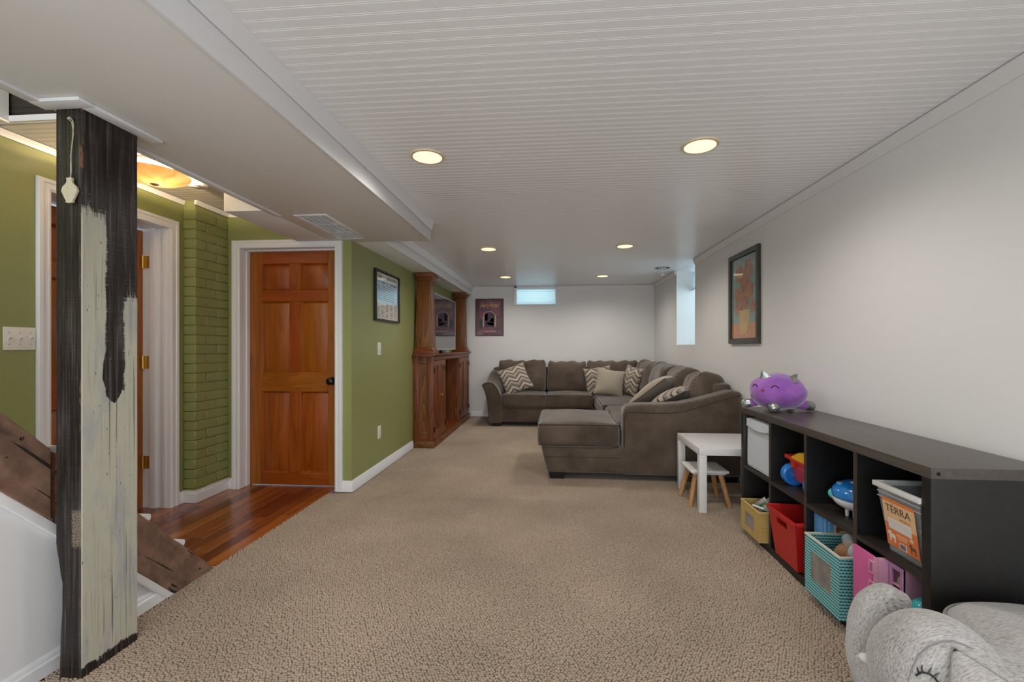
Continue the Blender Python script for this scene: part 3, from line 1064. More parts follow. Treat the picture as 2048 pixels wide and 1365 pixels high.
# treads and risers
for i in range(6):
    z = 0.222 + i * 0.193
    y = 1.98 - i * 0.18
    mb = MB()
    y += 0.012
    pr = [(y - 0.22, z - 0.032), (y - 0.012, z - 0.032), (y - 0.003, z - 0.027), (y, z - 0.016), (y - 0.003, z - 0.005), (y - 0.012, z), (y - 0.22, z)]
    mb.prism(pr, 'x', -2.56, SX - 0.028)
    obj('tread', mb, M['trim'], st)
    obj('riser', MB().box(-2.55, SX - 0.052, y - 0.045, y - 0.03, max(0, z - 0.193), z - 0.03), M['trim'], st)
# white side under the stringer
face = -1.792
obj('side_panel', MB().prism([(0.2, 0), (1.93, 0), (1.93, 0.002), (0.2, bot_z(0.2) + 0.01)], 'x', face - 0.02, face), M['trim'], st)
obj('cap_strip', MB().prism([(0.2, bot_z(0.2) - 0.002), (1.908, 0.0), (1.868, 0.0), (0.2, bot_z(0.2) - 0.045)], 'x', face, face + 0.0195), M['trim'], st, bev=0.003)
obj('skirting', MB().prism([(face, 0), (face + 0.016, 0), (face + 0.016, 0.045), (face + 0.010, 0.051), (face + 0.010, 0.060), (face + 0.003, 0.069), (face, 0.069)], 'y', 0.2, 1.90), M['trim'], st)

# timber post: split, hacked lower left edge
po = thing('timber_post', 'old square timber post, dark stain with patches of worn pale paint', 'post', (-1.737, 1.392, 0))
zs = [0, 0.06, 0.15, 0.24, 0.33, 0.36, 0.40, 0.44, 0.47, 0.55, 0.7, 0.9, 1.1, 1.3, 1.5, 1.7, 1.85, BEAM]


def notch(z):
    pts = [(0, 0.013), (0.06, 0.014), (0.15, 0.017), (0.24, 0.023), (0.33, 0.024), (0.36, 0.017), (0.40, 0.012), (0.44, 0.004), (0.47, 0.0), (3, 0)]
    for (a, b), (c, d) in zip(pts, pts[1:]):
        if a <= z <= c:
            return b + (d - b) * (z - a) / (c - a)
    return 0


mb = MB()
vs = []
for z in zs:
    nx = notch(z)
    e = noise.noise(Vector((z * 6, 0.3, 2))) * 0.0012
    e2 = noise.noise(Vector((z * 6, 4.3, 2))) * 0.0012
    ring = [(nx, 0.0), (0.094 + e, 0.0), (0.097 + e, 0.003), (0.097 + e2, 0.203), (0.094, 0.206), (0.004, 0.206), (nx, 0.09), (nx, 0.003)]
    vs += [(a, b, z) for a, b in ring]
N8 = 8
fs = []
for i in range(len(zs) - 1):
    for q in range(N8):
        fs.append((i * N8 + q, i * N8 + (q + 1) % N8, (i + 1) * N8 + (q + 1) % N8, (i + 1) * N8 + q))
fs += [tuple(range(N8))[::-1], tuple((len(zs) - 1) * N8 + q for q in range(N8))]
mb.add(vs, fs)
obj('shaft', mb, M['post'], po, world=False, smooth=25)
cap = MB().box(-1.775, -1.588, 1.338, 1.390, BEAM - 0.013, BEAM - 0.0005).box(-1.638, -1.588, 1.390, 1.655, BEAM - 0.013, BEAM - 0.0005)
obj('cap_batten', cap, M['trim'], po, bev=0.003)

# ornament on a string
M['string'] = fabric('pale_string', (0.42, 0.37, 0.28), (0.55, 0.5, 0.4), 400)
M['clay'] = fabric('cream_clay', (0.50, 0.44, 0.31), (0.60, 0.54, 0.40), 60, 0.7, 0.1, 0.0, 9)
orn = thing('hanging_ornament', 'flat cream urn-shaped ornament hanging by a string on the old post', 'ornament', (-1.675, 1.385, 1.66))
yo = 1.387
obj('cord', MB().tube([(-1.683, yo, 1.952), (-1.676, yo - 0.003, 1.957), (-1.668, yo, 1.945), (-1.663, yo - 0.002, 1.93), (-1.668, yo, 1.88), (-1.674, yo - 0.001, 1.82), (-1.673, yo, 1.77), (-1.675, yo - 0.003, 1.738)], 0.0017, 6)
    .tube([(-1.683, yo - 0.002, 1.952), (-1.668, yo - 0.003, 1.938), (-1.665, yo, 1.90), (-1.671, yo - 0.002, 1.84), (-1.676, yo, 1.79), (-1.674, yo - 0.001, 1.737)], 0.0014, 6)
    .ell((-1.682, yo - 0.001, 1.953), (0.006, 0.004, 0.004), 8, 6), M['string'], orn)
half = [(0.006, 0.0), (0.0145, 0.002), (0.013, 0.008), (0.020, 0.020), (0.0305, 0.042), (0.026, 0.056), (0.013, 0.068), (0.0095, 0.078), (0.012, 0.083), (0.011, 0.087), (0.0, 0.088)]
prof = [(-1.673 + a, 1.657 + b) for a, b in half] + [(-1.673 - a, 1.657 + b) for a, b in half[::-1]]
obj('urn_plaque', MB().prism(prof, 'y', yo - 0.008, yo), M['clay'], orn, bev=0.0015, seg=2)

# ------------------------------------------------------------------ SECTIONAL SOFA
so = thing('sectional_sofa', 'large brown chenille sectional sofa with chaise filling the far corner', 'sofa', (0.4, 5.4, 0))
S_ = M['sofa']
# base boxes
mb = MB().soft((-0.09, 6.69, 0.165), (1.36, 0.82, 0.215), 0.025, n=8)
obj('base', mb, S_, so)
mb = MB().soft((1.09, 5.85, 0.165), (1.0, 2.45, 0.215), 0.025, n=8)
obj('base', mb, S_, so)


def taper(p):
    if p.x < 0.2:
        p.x += (0.285 - p.z) * 0.24 * (0.2 - p.x) / 0.31
    return p


mb = MB().soft((0.73, 4.22, 0.17), (1.69, 0.80, 0.23), 0.025, n=10, fn=taper)
obj('base', mb, S_, so)
obj('seam', MB().tube([(-0.085, 3.8185, 0.195), (0.58, 3.8185, 0.195)], 0.0022, 6), M['piping'], so)
# left arm with rolled flare
poly = [(-.937, .05), (-.95, .22), (-.962, .36), (-.985, .46), (-1.015, .545), (-1.04, .596), (-1.005, .624), (-.944, .637), (-.885, .622), (-.835, .575), (-.795, .505), (-.768, .424), (-.757, .3), (-.757, .05)]
vs = []
NY = 8
for i in range(NY + 1):
    y = 6.25 + 0.86 * i / NY
    t = max(0, min(1, (y - 6.5) / 0.45))
    lift = 0.16 * t * t * (3 - 2 * t)
    for (x, z) in poly:
        vs.append((x + (0.02 * lift / 0.16 if z > 0.4 else 0), y, z + lift * max(0, (z - 0.3) / 0.337)))
n = len(poly)
fs = []
for i in range(NY):
    for q in range(n):
        fs.append((i * n + q, i * n + (q + 1) % n, (i + 1) * n + (q + 1) % n, (i + 1) * n + q))
fs += [tuple(range(n)), tuple(NY * n + q for q in range(n))]
obj('arm', MB().add(vs, fs), S_, so, bev=0.012, seg=2)
obj('piping', MB().tube([(x, 6.249, z) for x, z in poly[:-1]], 0.004, 6), M['piping'], so)
# big sloping arm beside the chaise
top = [(.592, .55), (.600, .61), (.622, .645), (.70, .660), (.94, .664), (1.08, .674), (1.23, .706), (1.395, .752), (1.50, .782), (1.578, .776)]
poly = [(.592, .05)] + top + [(1.578, .05)]
obj('arm', MB().prism(poly, 'y', 3.80, 3.995), S_, so, bev=0.04, seg=4, smooth=60)
obj('piping', MB().tube([(.604, 3.806, .30), (.602, 3.806, .45), (.606, 3.806, .57), (.632, 3.803, .594), (.70, 3.801, .592), (.85, 3.80, .588), (.984, 3.80, .589), (1.10, 3.80, .604), (1.231, 3.80, .645), (1.40, 3.80, .700), (1.57, 3.80, .748)], 0.0045, 6), M['piping'], so)
# back frames
obj('back_frame', MB().soft((0.26, 6.995, 0.45), (2.46, 0.20, 0.76), 0.05, n=10), S_, so)
obj('back_frame', MB().soft((1.50, 5.50, 0.45), (0.165, 2.99, 0.76), 0.045, n=10), S_, so)


def seat(c, size, puff=0.02, seed=0.0, amp=0.004):
    o = obj('seat_cushion', MB().soft(c, size, 0.045, (0.008, 0.008, puff), 16, amp, seed, 6), S_, so)
    x0, x1, y0, y1 = c[0] - size[0] / 2, c[0] + size[0] / 2, c[1] - size[1] / 2, c[1] + size[1] / 2
    zt, zb = c[2] + size[2] / 2, c[2] - size[2] / 2
    for z in (zt - 0.012, zb + 0.016):
        e = 0.012
        pts = [(x0 + e, y1 - 0.1, z), (x0 + 0.004, y0 + 0.05, z), (x0 + e + 0.004, y0 + e, z), (x0 + 0.06, y0 + 0.001, z), ((x0 + x1) / 2, y0 - 0.004, z + 0.004), (x1 - 0.06, y0 + 0.001, z), (x1 - e - 0.004, y0 + e, z), (x1 - 0.004, y0 + 0.05, z), (x1 - e, y1 - 0.1, z)]
        obj('piping', MB().tube(pts, 0.0045, 6), M['piping'], o)
    return o


seat((-0.433, 6.59, 0.366), (0.645, 0.68, 0.195), 0.022, 1)
seat((0.226, 6.59, 0.366), (0.662, 0.68, 0.195), 0.022, 2)
seat((0.95, 6.52, 0.360), (0.74, 0.80, 0.195), 0.008, 3)
seat((0.94, 5.66, 0.368), (0.73, 0.86, 0.195), 0.012, 4)
seat((0.96, 4.95, 0.366), (0.72, 0.55, 0.195), 0.012, 5)
# chaise cushion: wide crowned pad
seat((0.212, 4.235, 0.385), (0.71, 0.865, 0.205), 0.045, 6, 0.005)
obj('seat_cushion', MB().soft((0.93, 4.335, 0.38), (0.70, 0.66, 0.19), 0.045, (0, 0, 0.015), 12, 0.003, 7), S_, so)


def back(cx, cy, cz, sx, sy, sz, rx=0.0, ry=0.0, rz=0.0, seed=0.0):
    """pillow-back cushion with a scalloped, slumped top"""
    def wob(p):
        t = max(0, p.z / (sz / 2))
        along = p.x if sx > sy else p.y
        p.z += t * (0.012 * math.sin(along * 34 + seed * 2) + 0.016 * noise.noise(Vector((along * 6, seed, 1))))
        L = max(sx, sy) / 2
        if p.z > 0:
            p.z += 0.02 * (abs(along) / L) ** 4 * t
        return p
    mb = MB().soft((0, 0, 0), (sx, sy, sz), 0.075 if sx > sy else 0.115, (0.02 if sx < sy else 0, 0.02 if sy < sx else 0, 0.0), 18, 0.016, seed, 5, wob)
    mb.xf(Matrix.Translation((cx, cy, cz)) @ Matrix.Rotation(rz, 4, 'Z') @ Matrix.Rotation(ry, 4, 'Y') @ Matrix.Rotation(rx, 4, 'X'))
    return obj('back_cushion', mb, S_, so, smooth=80)


back(-0.495, 6.80, 0.685, 0.735, 0.24, 0.50, rx=math.radians(-8), seed=1)
back(0.198, 6.80, 0.680, 0.60, 0.24, 0.48, rx=math.radians(-8), seed=2.3)
back(0.895, 6.82, 0.685, 0.77, 0.24, 0.49, rx=math.radians(-8), seed=4.1)
back(1.335, 6.18, 0.70, 0.25, 0.72, 0.50, ry=math.radians(14), rz=math.radians(12), seed=5.7)
back(1.345, 5.42, 0.695, 0.27, 0.72, 0.50, ry=math.radians(14), seed=6.9)
back(1.355, 4.76, 0.695, 0.27, 0.56, 0.49, ry=math.radians(12), seed=8.2)
back(1.385, 4.26, 0.685, 0.29, 0.42, 0.45, ry=math.radians(14), seed=9.4)
for (x0, x1, y0, y1) in ((-0.043, 0.095, 3.83, 3.93), (1.43, 1.56, 3.83, 3.93), (-0.89, -0.765, 6.27, 6.36), (0.50, 0.6, 6.30, 6.38), (-0.89, -0.78, 7.0, 7.08), (1.44, 1.55, 7.0, 7.08)):
    obj('foot', MB().frustum((x0 + 0.008, x1 - 0.008, y0 + 0.008, y1 - 0.008), 0.0, (x0, x1, y0, y1), 0.06), M['black_brown'], so)


# loose throw pillows
def two_tone(name, a, b):
    k = NT(name)
    v = k.coord()
    x, y, z = k.xyz(v)
    k.set(Base_Color=k.mix(k.math('LESS_THAN', y, 0.002), b, a), Roughness=0.8, Sheen_Weight=0.4)
    k.bump(k.noise(v, 240, 2), 0.2, 0.002)
    return k.m


M['two_tone'] = two_tone('beige_and_taupe', (0.36, 0.29, 0.215), (0.175, 0.145, 0.118))


def throw_pillow(label, m, M4, s=0.42, th=0.15, seed=0.0, pip=None):
    o = obj('throw_pillow', MB().pillow(s, s, th, 18, 0.006, seed), m, None, world=False, smooth=75)
    o.matrix_world = M4
    tag(o, label, 'pillow', 'throw pillows on the sectional sofa')
    n = 12
    pts = []
    g = [math.sin((2 * i / n - 1) * PI / 2) for i in range(n + 1)]
    def q(u, v):
        p = Vector((s / 2 * u * (1 - 0.09 * (1 - v * v)), 0, s / 2 * v * (1 - 0.09 * (1 - u * u))))
        return p + noise.noise_vector(p * 7 + Vector((seed, seed * 2, 0))) * 0.006
    pts = [q(a, -1) for a in g] + [q(1, a) for a in g[1:]] + [q(-a, 1) for a in g[1:]] + [q(-1, -a) for a in g[1:]]
    obj('edge_piping', MB().tube(pts, 0.0035, 6), pip or M['taupe_cushion'], o, world=False)
    return o


def TR(x, y, z, rz=0, rx=0, ry=0):
    return Matrix.Translation((x, y, z)) @ Matrix.Rotation(math.radians(rz), 4, 'Z') @ Matrix.Rotation(math.radians(rx), 4, 'X') @ Matrix.Rotation(math.radians(ry), 4, 'Y')


def basis(loc, zdir, ang=0.0):
    z = Vector(zdir).normalized()
    x = Vector((0, -1, 0))
    y = z.cross(x).normalized()
    m = Matrix((x, y, z)).transposed().to_4x4()
    return Matrix.Translation(loc) @ m @ Matrix.Rotation(ang, 4, 'Y')


throw_pillow('zigzag patterned throw pillow alone against the flared sofa arm', M['pattern'], TR(-0.575, 6.46, 0.672, 6, -26, -22), 0.43, 0.14, 1.0)
throw_pillow('zigzag patterned throw pillow peeking out behind the plain beige pillow', M['pattern'], TR(0.66, 6.54, 0.655, 4, -14, -8), 0.41, 0.13, 2.0)
throw_pillow('plain beige velvet throw pillow in the sofa corner', M['beige_cushion'], TR(0.79, 6.30, 0.645, 0, -24, 9), 0.40, 0.15, 3.0, M['beige_cushion'])
throw_pillow('zigzag patterned throw pillow turned sideways in the sofa corner, dark back showing', M['pattern'], TR(1.10, 6.30, 0.672, -66, -16, 6), 0.42, 0.16, 4.0)
throw_pillow('beige and taupe throw pillow lying slanted over the chaise arm', M['two_tone'], Matrix.Translation((1.065, 4.70, 0.69)) @ Matrix.Rotation(math.radians(-34), 4, 'Z') @ basis((0, 0, 0), (0.80, 0, 0.62)), 0.50, 0.19, 5.0, M['piping'])
throw_pillow('patterned throw pillow with plain brown back, nearest on the chaise', M['pattern'], Matrix.Translation((1.135, 4.28, 0.665)) @ Matrix.Rotation(math.radians(-34), 4, 'Z') @ basis((0, 0, 0), (0.88, 0, 0.46)), 0.42, 0.17, 6.0)

# ------------------------------------------------------------------ BUILT-IN OAK CABINET
cb = thing('oak_cabinet', 'built-in oak media cabinet with tapered columns against the green wall', 'cabinet', (-1.49, 5.93, 0))
cx0, cx1 = XL + 0.001, -1.372
ov, oh = M['oak_v'], M['oak_h']
oak_x = wood('oak_crosswise', (0.050, 0.010, 0.001), (0.165, 0.040, 0.005), (0.26, 0.078, 0.012), 'x', 1.3, 0.42, 0.04)
obj('plinth', MB().box(cx0, cx1 + 0.016, 4.858, 6.985, 0, 0.075), oh, cb, bev=0.003)
obj('worktop', MB().prism([(cx0, 1.036), (cx1 + 0.012, 1.036), (cx1 + 0.02, 1.05), (cx1 + 0.032, 1.056), (cx1 + 0.032, 1.074), (cx0, 1.074)], 'y', 4.835, 7.01), oh, cb, bev=0.003)
# near side: frame and panel
obj('stile', MB().box(cx0, cx0 + 0.068, 4.87, 4.89, 0.075, 1.036), ov, cb, bev=0.002)
obj('stile', MB().box(cx1 - 0.075, cx1, 4.87, 4.89, 0.075, 1.036), ov, cb, bev=0.002)
obj('rail', MB().box(cx0 + 0.068, cx1 - 0.075, 4.87, 4.89, 0.955, 1.036), oak_x, cb, bev=0.002)
obj('rail', MB().box(cx0 + 0.068, cx1 - 0.075, 4.87, 4.89, 0.075, 0.19), oak_x, cb, bev=0.002)
obj('side_panel', MB().box(cx0 + 0.06, cx1 - 0.065, 4.881, 4.889, 0.18, 0.965), ov, cb)
# carcass walls
for (y0, y1) in ((4.889, 4.905), (5.43, 5.45), (6.255, 6.275), (6.955, 6.972)):
    obj('upright', MB().box(cx0, cx1 - 0.001, y0, y1, 0.075, 1.036), ov, cb)
obj('back_panel', MB().box(cx0, cx0 + 0.012, 4.90, 6.96, 0.075, 1.036), ov, cb)
obj('niche_floor', MB().box(cx0 + 0.012, cx1, 5.45, 6.255, 0.073, 0.081), oh, cb)
obj('rail', MB().box(cx1 - 0.02, cx1, 4.89, 6.97, 0.995, 1.036), oh, cb, bev=0.002)


def cab_door(y0, y1, hinge_y, knob_y):
    z0, z1 = 0.085, 0.99
    fr = MB().box(cx1 - 0.018, cx1 + 0.002, y0, y0 + 0.055, z0, z1).box(cx1 - 0.018, cx1 + 0.002, y1 - 0.055, y1, z0, z1)
    fr.box(cx1 - 0.018, cx1 + 0.002, y0 + 0.055, y1 - 0.055, z1 - 0.06, z1).box(cx1 - 0.018, cx1 + 0.002, y0 + 0.055, y1 - 0.055, z0, z0 + 0.10)
    d = obj('door', fr, ov, cb, bev=0.002, seg=1)
    obj('door_panel', MB().box(cx1 - 0.016, cx1 - 0.011, y0 + 0.05, y1 - 0.05, z0 + 0.09, z1 - 0.05), ov, d)
    for hz in (0.885, 0.20):
        obj('hinge', MB().box(cx1 + 0.002, cx1 + 0.004, hinge_y - 0.012, hinge_y + 0.012, hz - 0.03, hz + 0.03).tube([(cx1 + 0.006, hinge_y, hz - 0.032), (cx1 + 0.006, hinge_y, hz + 0.032)], 0.005, 8), M['dark_metal'], d)
    if knob_y:
        obj('knob', MB().lathe([(0.011, cx1 + 0.001), (0.006, cx1 + 0.005), (0.006, cx1 + 0.012), (0.014, cx1 + 0.018), (0.015, cx1 + 0.024), (0.008, cx1 + 0.030), (0.001, cx1 + 0.031)], (0, knob_y, 0.575), 'x', 14), M['brass'], d)


cab_door(4.907, 5.166, 4.915, None)
cab_door(5.169, 5.428, 5.420, 5.19)
cab_door(6.278, 6.614, 6.286, None)
cab_door(6.617, 6.953, 6.945, 6.64)


def column(yc, half0, half1):
    x0b, x1b, x0t, x1t = -1.593, -1.396, -1.576, -1.410
    mb = MB()
    z0, z1 = 1.074, 1.148
    mb.frustum((-1.606, cx1 + 0.008, yc - half0 - 0.03, yc + half0 + 0.03), z0, (-1.606, cx1 + 0.008, yc - half0 - 0.03, yc + half0 + 0.03), z0 + 0.024)
    c = obj('column', MB().frustum((x0b, x1b, yc - half0, yc + half0), z1 - 0.01, (x0t, x1t, yc - half1, yc + half1), 1.925), ov, cb, bev=0.002)
    mb.frustum((-1.606, cx1 + 0.002, yc - half0 - 0.026, yc + half0 + 0.026), z0 + 0.024, (x0b - 0.003, x1b + 0.003, yc - half0 - 0.003, yc + half0 + 0.003), z1)
    obj('column_base', mb, oak_x, c, bev=0.002)
    mb = MB().frustum((x0t - 0.004, x1t + 0.004, yc - half1 - 0.004, yc + half1 + 0.004), 1.912, (x0t - 0.006, x1t + 0.03, yc - half1 - 0.03, yc + half1 + 0.03), 1.965)
    mb.box(x0t - 0.008, x1t + 0.042, yc - half1 - 0.04, yc + half1 + 0.04, 1.965, BEAM + 0.007)
    obj('capital', mb, oak_x, c, bev=0.002)


column(4.985, 0.085, 0.062)
column(6.86, 0.085, 0.062)

# television and set-top box
k = NT('tv_screen')
k.set(Base_Color=(0.012, 0.012, 0.014), Roughness=0.04, Specular_IOR_Level=0.75, Coat_Weight=0.6, Coat_Roughness=0.02)
M['screen'] = k.m
tv = thing('television', 'flat television with thin silver edge between the oak columns', 'television', (-1.48, 5.75, 1.074))
ty0, ty1, tz0, tz1, tx = 5.14, 6.36, 1.112, 1.815, -1.455
obj('housing', MB().box(tx - 0.045, tx - 0.004, ty0, ty1, tz0, tz1), M['black'], tv, bev=0.004)
obj('screen', MB().box(tx - 0.004, tx - 0.001, ty0 + 0.012, ty1 - 0.012, tz0 + 0.018, tz1 - 0.012), M['screen'], tv)
obj('bezel', MB().box(tx - 0.006, tx + 0.001, ty0, ty0 + 0.013, tz0, tz1).box(tx - 0.006, tx + 0.001, ty1 - 0.013, ty1, tz0, tz1).box(tx - 0.006, tx + 0.001, ty0 + 0.013, ty1 - 0.013, tz0, tz0 + 0.02).box(tx - 0.006, tx + 0.001, ty0 + 0.013, ty1 - 0.013, tz1 - 0.013, tz1), M['silver'], tv)
obj('stand', MB().box(tx - 0.035, tx - 0.015, 5.66, 5.84, 1.085, tz0 + 0.02).box(tx - 0.09, tx + 0.03, 5.55, 5.95, 1.074, 1.086), M['black'], tv, bev=0.002)
sb = thing('set_top_box', 'black set-top box with silver end lying below the television', 'electronics', (-1.385, 5.45, 1.074))
obj('case', MB().box(-1.41, -1.362, 5.27, 5.50, 1.075, 1.108), M['black'], sb, bev=0.004)
obj('end_panel', MB().box(-1.41, -1.361, 5.50, 5.545, 1.075, 1.110), M['silver'], sb, bev=0.004)

# ------------------------------------------------------------------ RECESSED LIGHTS, VENTS, DETECTOR
glow = emit('lamp_glow', (1.0, 0.76, 0.46), 1.02)
M['lamp_trim'] = paint('lamp_trim_glow_tint', (0.76, 0.60, 0.40), 0.4)  # warm glow of the lens is put into the ring colour
spots = [(-0.657, 2.226, 'recessed ceiling light nearest the boxed beam'),
         (0.717, 2.212, 'recessed ceiling light nearest the camera on the white wall side'),
         (-0.663, 4.388, 'recessed ceiling light beside the end of the boxed beam'),
         (0.697, 4.365, 'recessed ceiling light over the chaise end of the sofa'),
         (-0.689, 6.175, 'recessed ceiling light nearest the poster'),
         (0.679, 6.197, 'recessed ceiling light over the sofa corner'),
         (-0.66, 0.10, 'recessed ceiling light above the camera, beam side'),
         (0.71, 0.08, 'recessed ceiling light above the camera, shelf side')]
for (x, y, lab) in spots:
    t = thing('recessed_light', lab, 'ceiling light', (x, y, CEIL), 0, 'recessed ceiling lights')
    obj('trim_ring', MB().lathe([(0.070, -0.003), (0.076, -0.007), (0.086, -0.006), (0.090, -0.0005), (0.090, 0.001), (0.070, 0.001)][::1], (x, y, CEIL), 'z', 32), M['lamp_trim'], t)
    obj('lens', MB().lathe([(0.0745, -0.0045), (0.0745, -0.0070), (0.04, -0.0085), (0.001, -0.009)], (x, y, CEIL), 'z', 32), glow, t)
    lamp('downlight', 'SPOT', (x, y, CEIL - 0.03), 23 if y > 1 else 12, (1.0, 0.945, 0.88), (0, 0, 0), 0.07, spot=math.radians(165), blend=0.7, parent=t)

for (y, lab) in ((5.49, 'small white puck light in the soffit near the closer oak column'), (6.50, 'small white puck light in the soffit near the farther oak column')):
    t = thing('puck_light', lab, 'ceiling light', (-1.50, y, BEAM + 0.008))
    obj('ring', MB().lathe([(0.03, -0.004), (0.036, -0.008), (0.044, -0.005), (0.046, 0), (0.03, 0)], (-1.50, y, BEAM + 0.008), 'z', 24), M['white_plastic'], t)
    obj('lens', MB().lathe([(0.034, -0.003), (0.034, -0.0055), (0.001, -0.007)], (-1.50, y, BEAM + 0.008), 'z', 24), M['ivory'], t)

# ceiling register on the beam
vx0, vx1, vy0, vy1 = -1.660, -1.440, 2.655, 3.285
ve = thing('ceiling_register', 'white louvred air register on the underside of the boxed beam', 'vent', (-1.55, 2.97, BEAM))
obj('frame', MB().box(vx0, vx0 + 0.03, vy0, vy1, BEAM - 0.008, BEAM).box(vx1 - 0.03, vx1, vy0, vy1, BEAM - 0.008, BEAM).box(vx0 + 0.03, vx1 - 0.03, vy0, vy0 + 0.03, BEAM - 0.008, BEAM).box(vx0 + 0.03, vx1 - 0.03, vy1 - 0.03, vy1, BEAM - 0.008, BEAM)
    .box(vx0 + 0.03, vx1 - 0.03, 2.865, 2.875, BEAM - 0.008, BEAM).box(vx0 + 0.03, vx1 - 0.03, 3.065, 3.075, BEAM - 0.008, BEAM), M['trim'], ve, bev=0.003, seg=1)
obj('backing', MB().box(vx0 + 0.02, vx1 - 0.02, vy0 + 0.02, vy1 - 0.02, BEAM - 0.002, BEAM - 0.0005), plastic('vent_shadow_gap', (0.05, 0.05, 0.05), 0.8), ve)
sl0 = None
for i in range(46):
    y = vy0 + 0.036 + i * 0.0124
    if y > vy1 - 0.034:
        break
    if sl0 is None:
        sl0 = o = obj('slat', MB().box(vx0 + 0.03 + 1.55, vx1 - 0.03 + 1.55, -0.004, 0.004, -0.0006, 0.0006).xf(Matrix.Rotation(math.radians(30), 4, 'X')), M['trim'], ve, world=False)
    else:
        o = sl0.copy()
        C.objects.link(o)
        o.parent = ve
    o.location = (0, y - 2.97, -0.0055)
for i, xx in enumerate((-1.595, -1.55, -1.505)):
    obj('divider_bar', MB().box(xx - 0.003, xx + 0.003, vy0 + 0.03, vy1 - 0.03, BEAM - 0.0085, BEAM - 0.004), M['trim'], ve)

# round diffuser with pull near the window recess
dv = thing('round_diffuser', 'round white ceiling diffuser with a short pull, near the window recess', 'vent', (1.355, 5.59, CEIL))
for i, (r0, r1, z0) in enumerate(((0.118, 0.096, 0.004), (0.050, 0.030, 0.012))):
    obj('ring', MB().lathe([(r1, -z0 - 0.006), (r0, -z0), (r0, -z0 + 0.003), (r1, -z0 - 0.003), (r1, -z0 - 0.006)], (1.355, 5.59, CEIL), 'z', 32), M['trim'], dv)
obj('throat', MB().lathe([(0.090, -0.0008), (0.090, -0.009), (0.086, -0.011), (0.001, -0.0115)], (1.355, 5.59, CEIL), 'z', 32), M['black'], dv)
obj('pull', MB().tube([(1.355, 5.59, CEIL - 0.002), (1.355, 5.59, CEIL - 0.085)], 0.005, 8).lathe([(0.004, -0.085), (0.024, -0.096), (0.022, -0.100), (0.001, -0.101)], (1.355, 5.59, CEIL), 'z', 16), M['trim'], dv)

# hallway bowl light
k = NT('alabaster_glass')
v = k.coord()
f = k.noise(v, 9, 4, 0.6, 1.2)
tcol = k.ramp(f, [(0.3, (0.20, 0.115, 0.055)), (0.7, (0.26, 0.185, 0.12))])
tr = k.n('ShaderNodeBsdfTranslucent', Color=tcol)
gl = k.n('ShaderNodeBsdfGlossy', Color=(1, 1, 1), Roughness=0.15)
em = k.n('ShaderNodeEmission', Color=k.ramp(f, [(0.3, (1.0, 0.50, 0.16)), (0.7, (1.0, 0.70, 0.36))]), Strength=0.22)
ad = k.n('ShaderNodeAddShader', i0=tr, i1=em)
mx = k.n('ShaderNodeMixShader', i0=0.06, i1=ad, i2=gl)
k.t.links.new(mx, k.out.inputs[0])
M['bowl'] = k.m
hl = thing('bowl_ceiling_light', 'glowing alabaster glass bowl ceiling light in the hallway', 'ceiling light', (-2.352, 2.395, HC))
obj('bowl', MB().lathe([(0.177, -0.066), (0.172, -0.077), (0.155, -0.091), (0.12, -0.108), (0.07, -0.120), (0.02, -0.124), (0.001, -0.124), (0.001, -0.120), (0.02, -0.120), (0.07, -0.116), (0.118, -0.104), (0.151, -0.088), (0.168, -0.075), (0.174, -0.065)], (-2.352, 2.395, HC), 'z', 36), M['bowl'], hl)
obj('canopy', MB().lathe([(0.10, 0.0), (0.10, -0.012), (0.09, -0.02), (0.001, -0.02)], (-2.352, 2.395, HC), 'z', 28), M['white_plastic'], hl)
obj('finial', MB().tube([(-2.352, 2.395, HC - 0.018), (-2.352, 2.395, HC - 0.122)], 0.004, 8).lathe([(0.022, -0.1245), (0.022, -0.129), (0.012, -0.134), (0.001, -0.135)], (-2.352, 2.395, HC), 'z', 18), M['silver'], hl)
obj('bulb', MB().ell((-2.39, 2.34, HC - 0.080), (0.022, 0.022, 0.018), 16, 10), emit('bulb_glow', (1.0, 0.85, 0.6), 30), hl)
lamp('bowl_lamp', 'POINT', (-2.33, 2.40, HC - 0.062), 16, (1.0, 0.74, 0.44), size=0.018, parent=hl)

sd = thing('smoke_detector', 'round white smoke detector on the hallway ceiling beside the bowl light', 'smoke detector', (-2.325, 2.675, HC))
obj('base', MB().lathe([(0.066, 0.0), (0.066, -0.018), (0.060, -0.024), (0.001, -0.024)], (-2.325, 2.675, HC), 'z', 28), M['white_plastic'], sd)
obj('cover', MB().lathe([(0.055, -0.024), (0.055, -0.034), (0.046, -0.042), (0.001, -0.044)], (-2.325, 2.675, HC), 'z', 28), M['white_plastic'], sd, bev=0)
obj('test_button', MB().lathe([(0.012, -0.043), (0.012, -0.047), (0.001, -0.0475)], (-2.30, 2.64, HC), 'z', 16), M['white_lac'], sd)

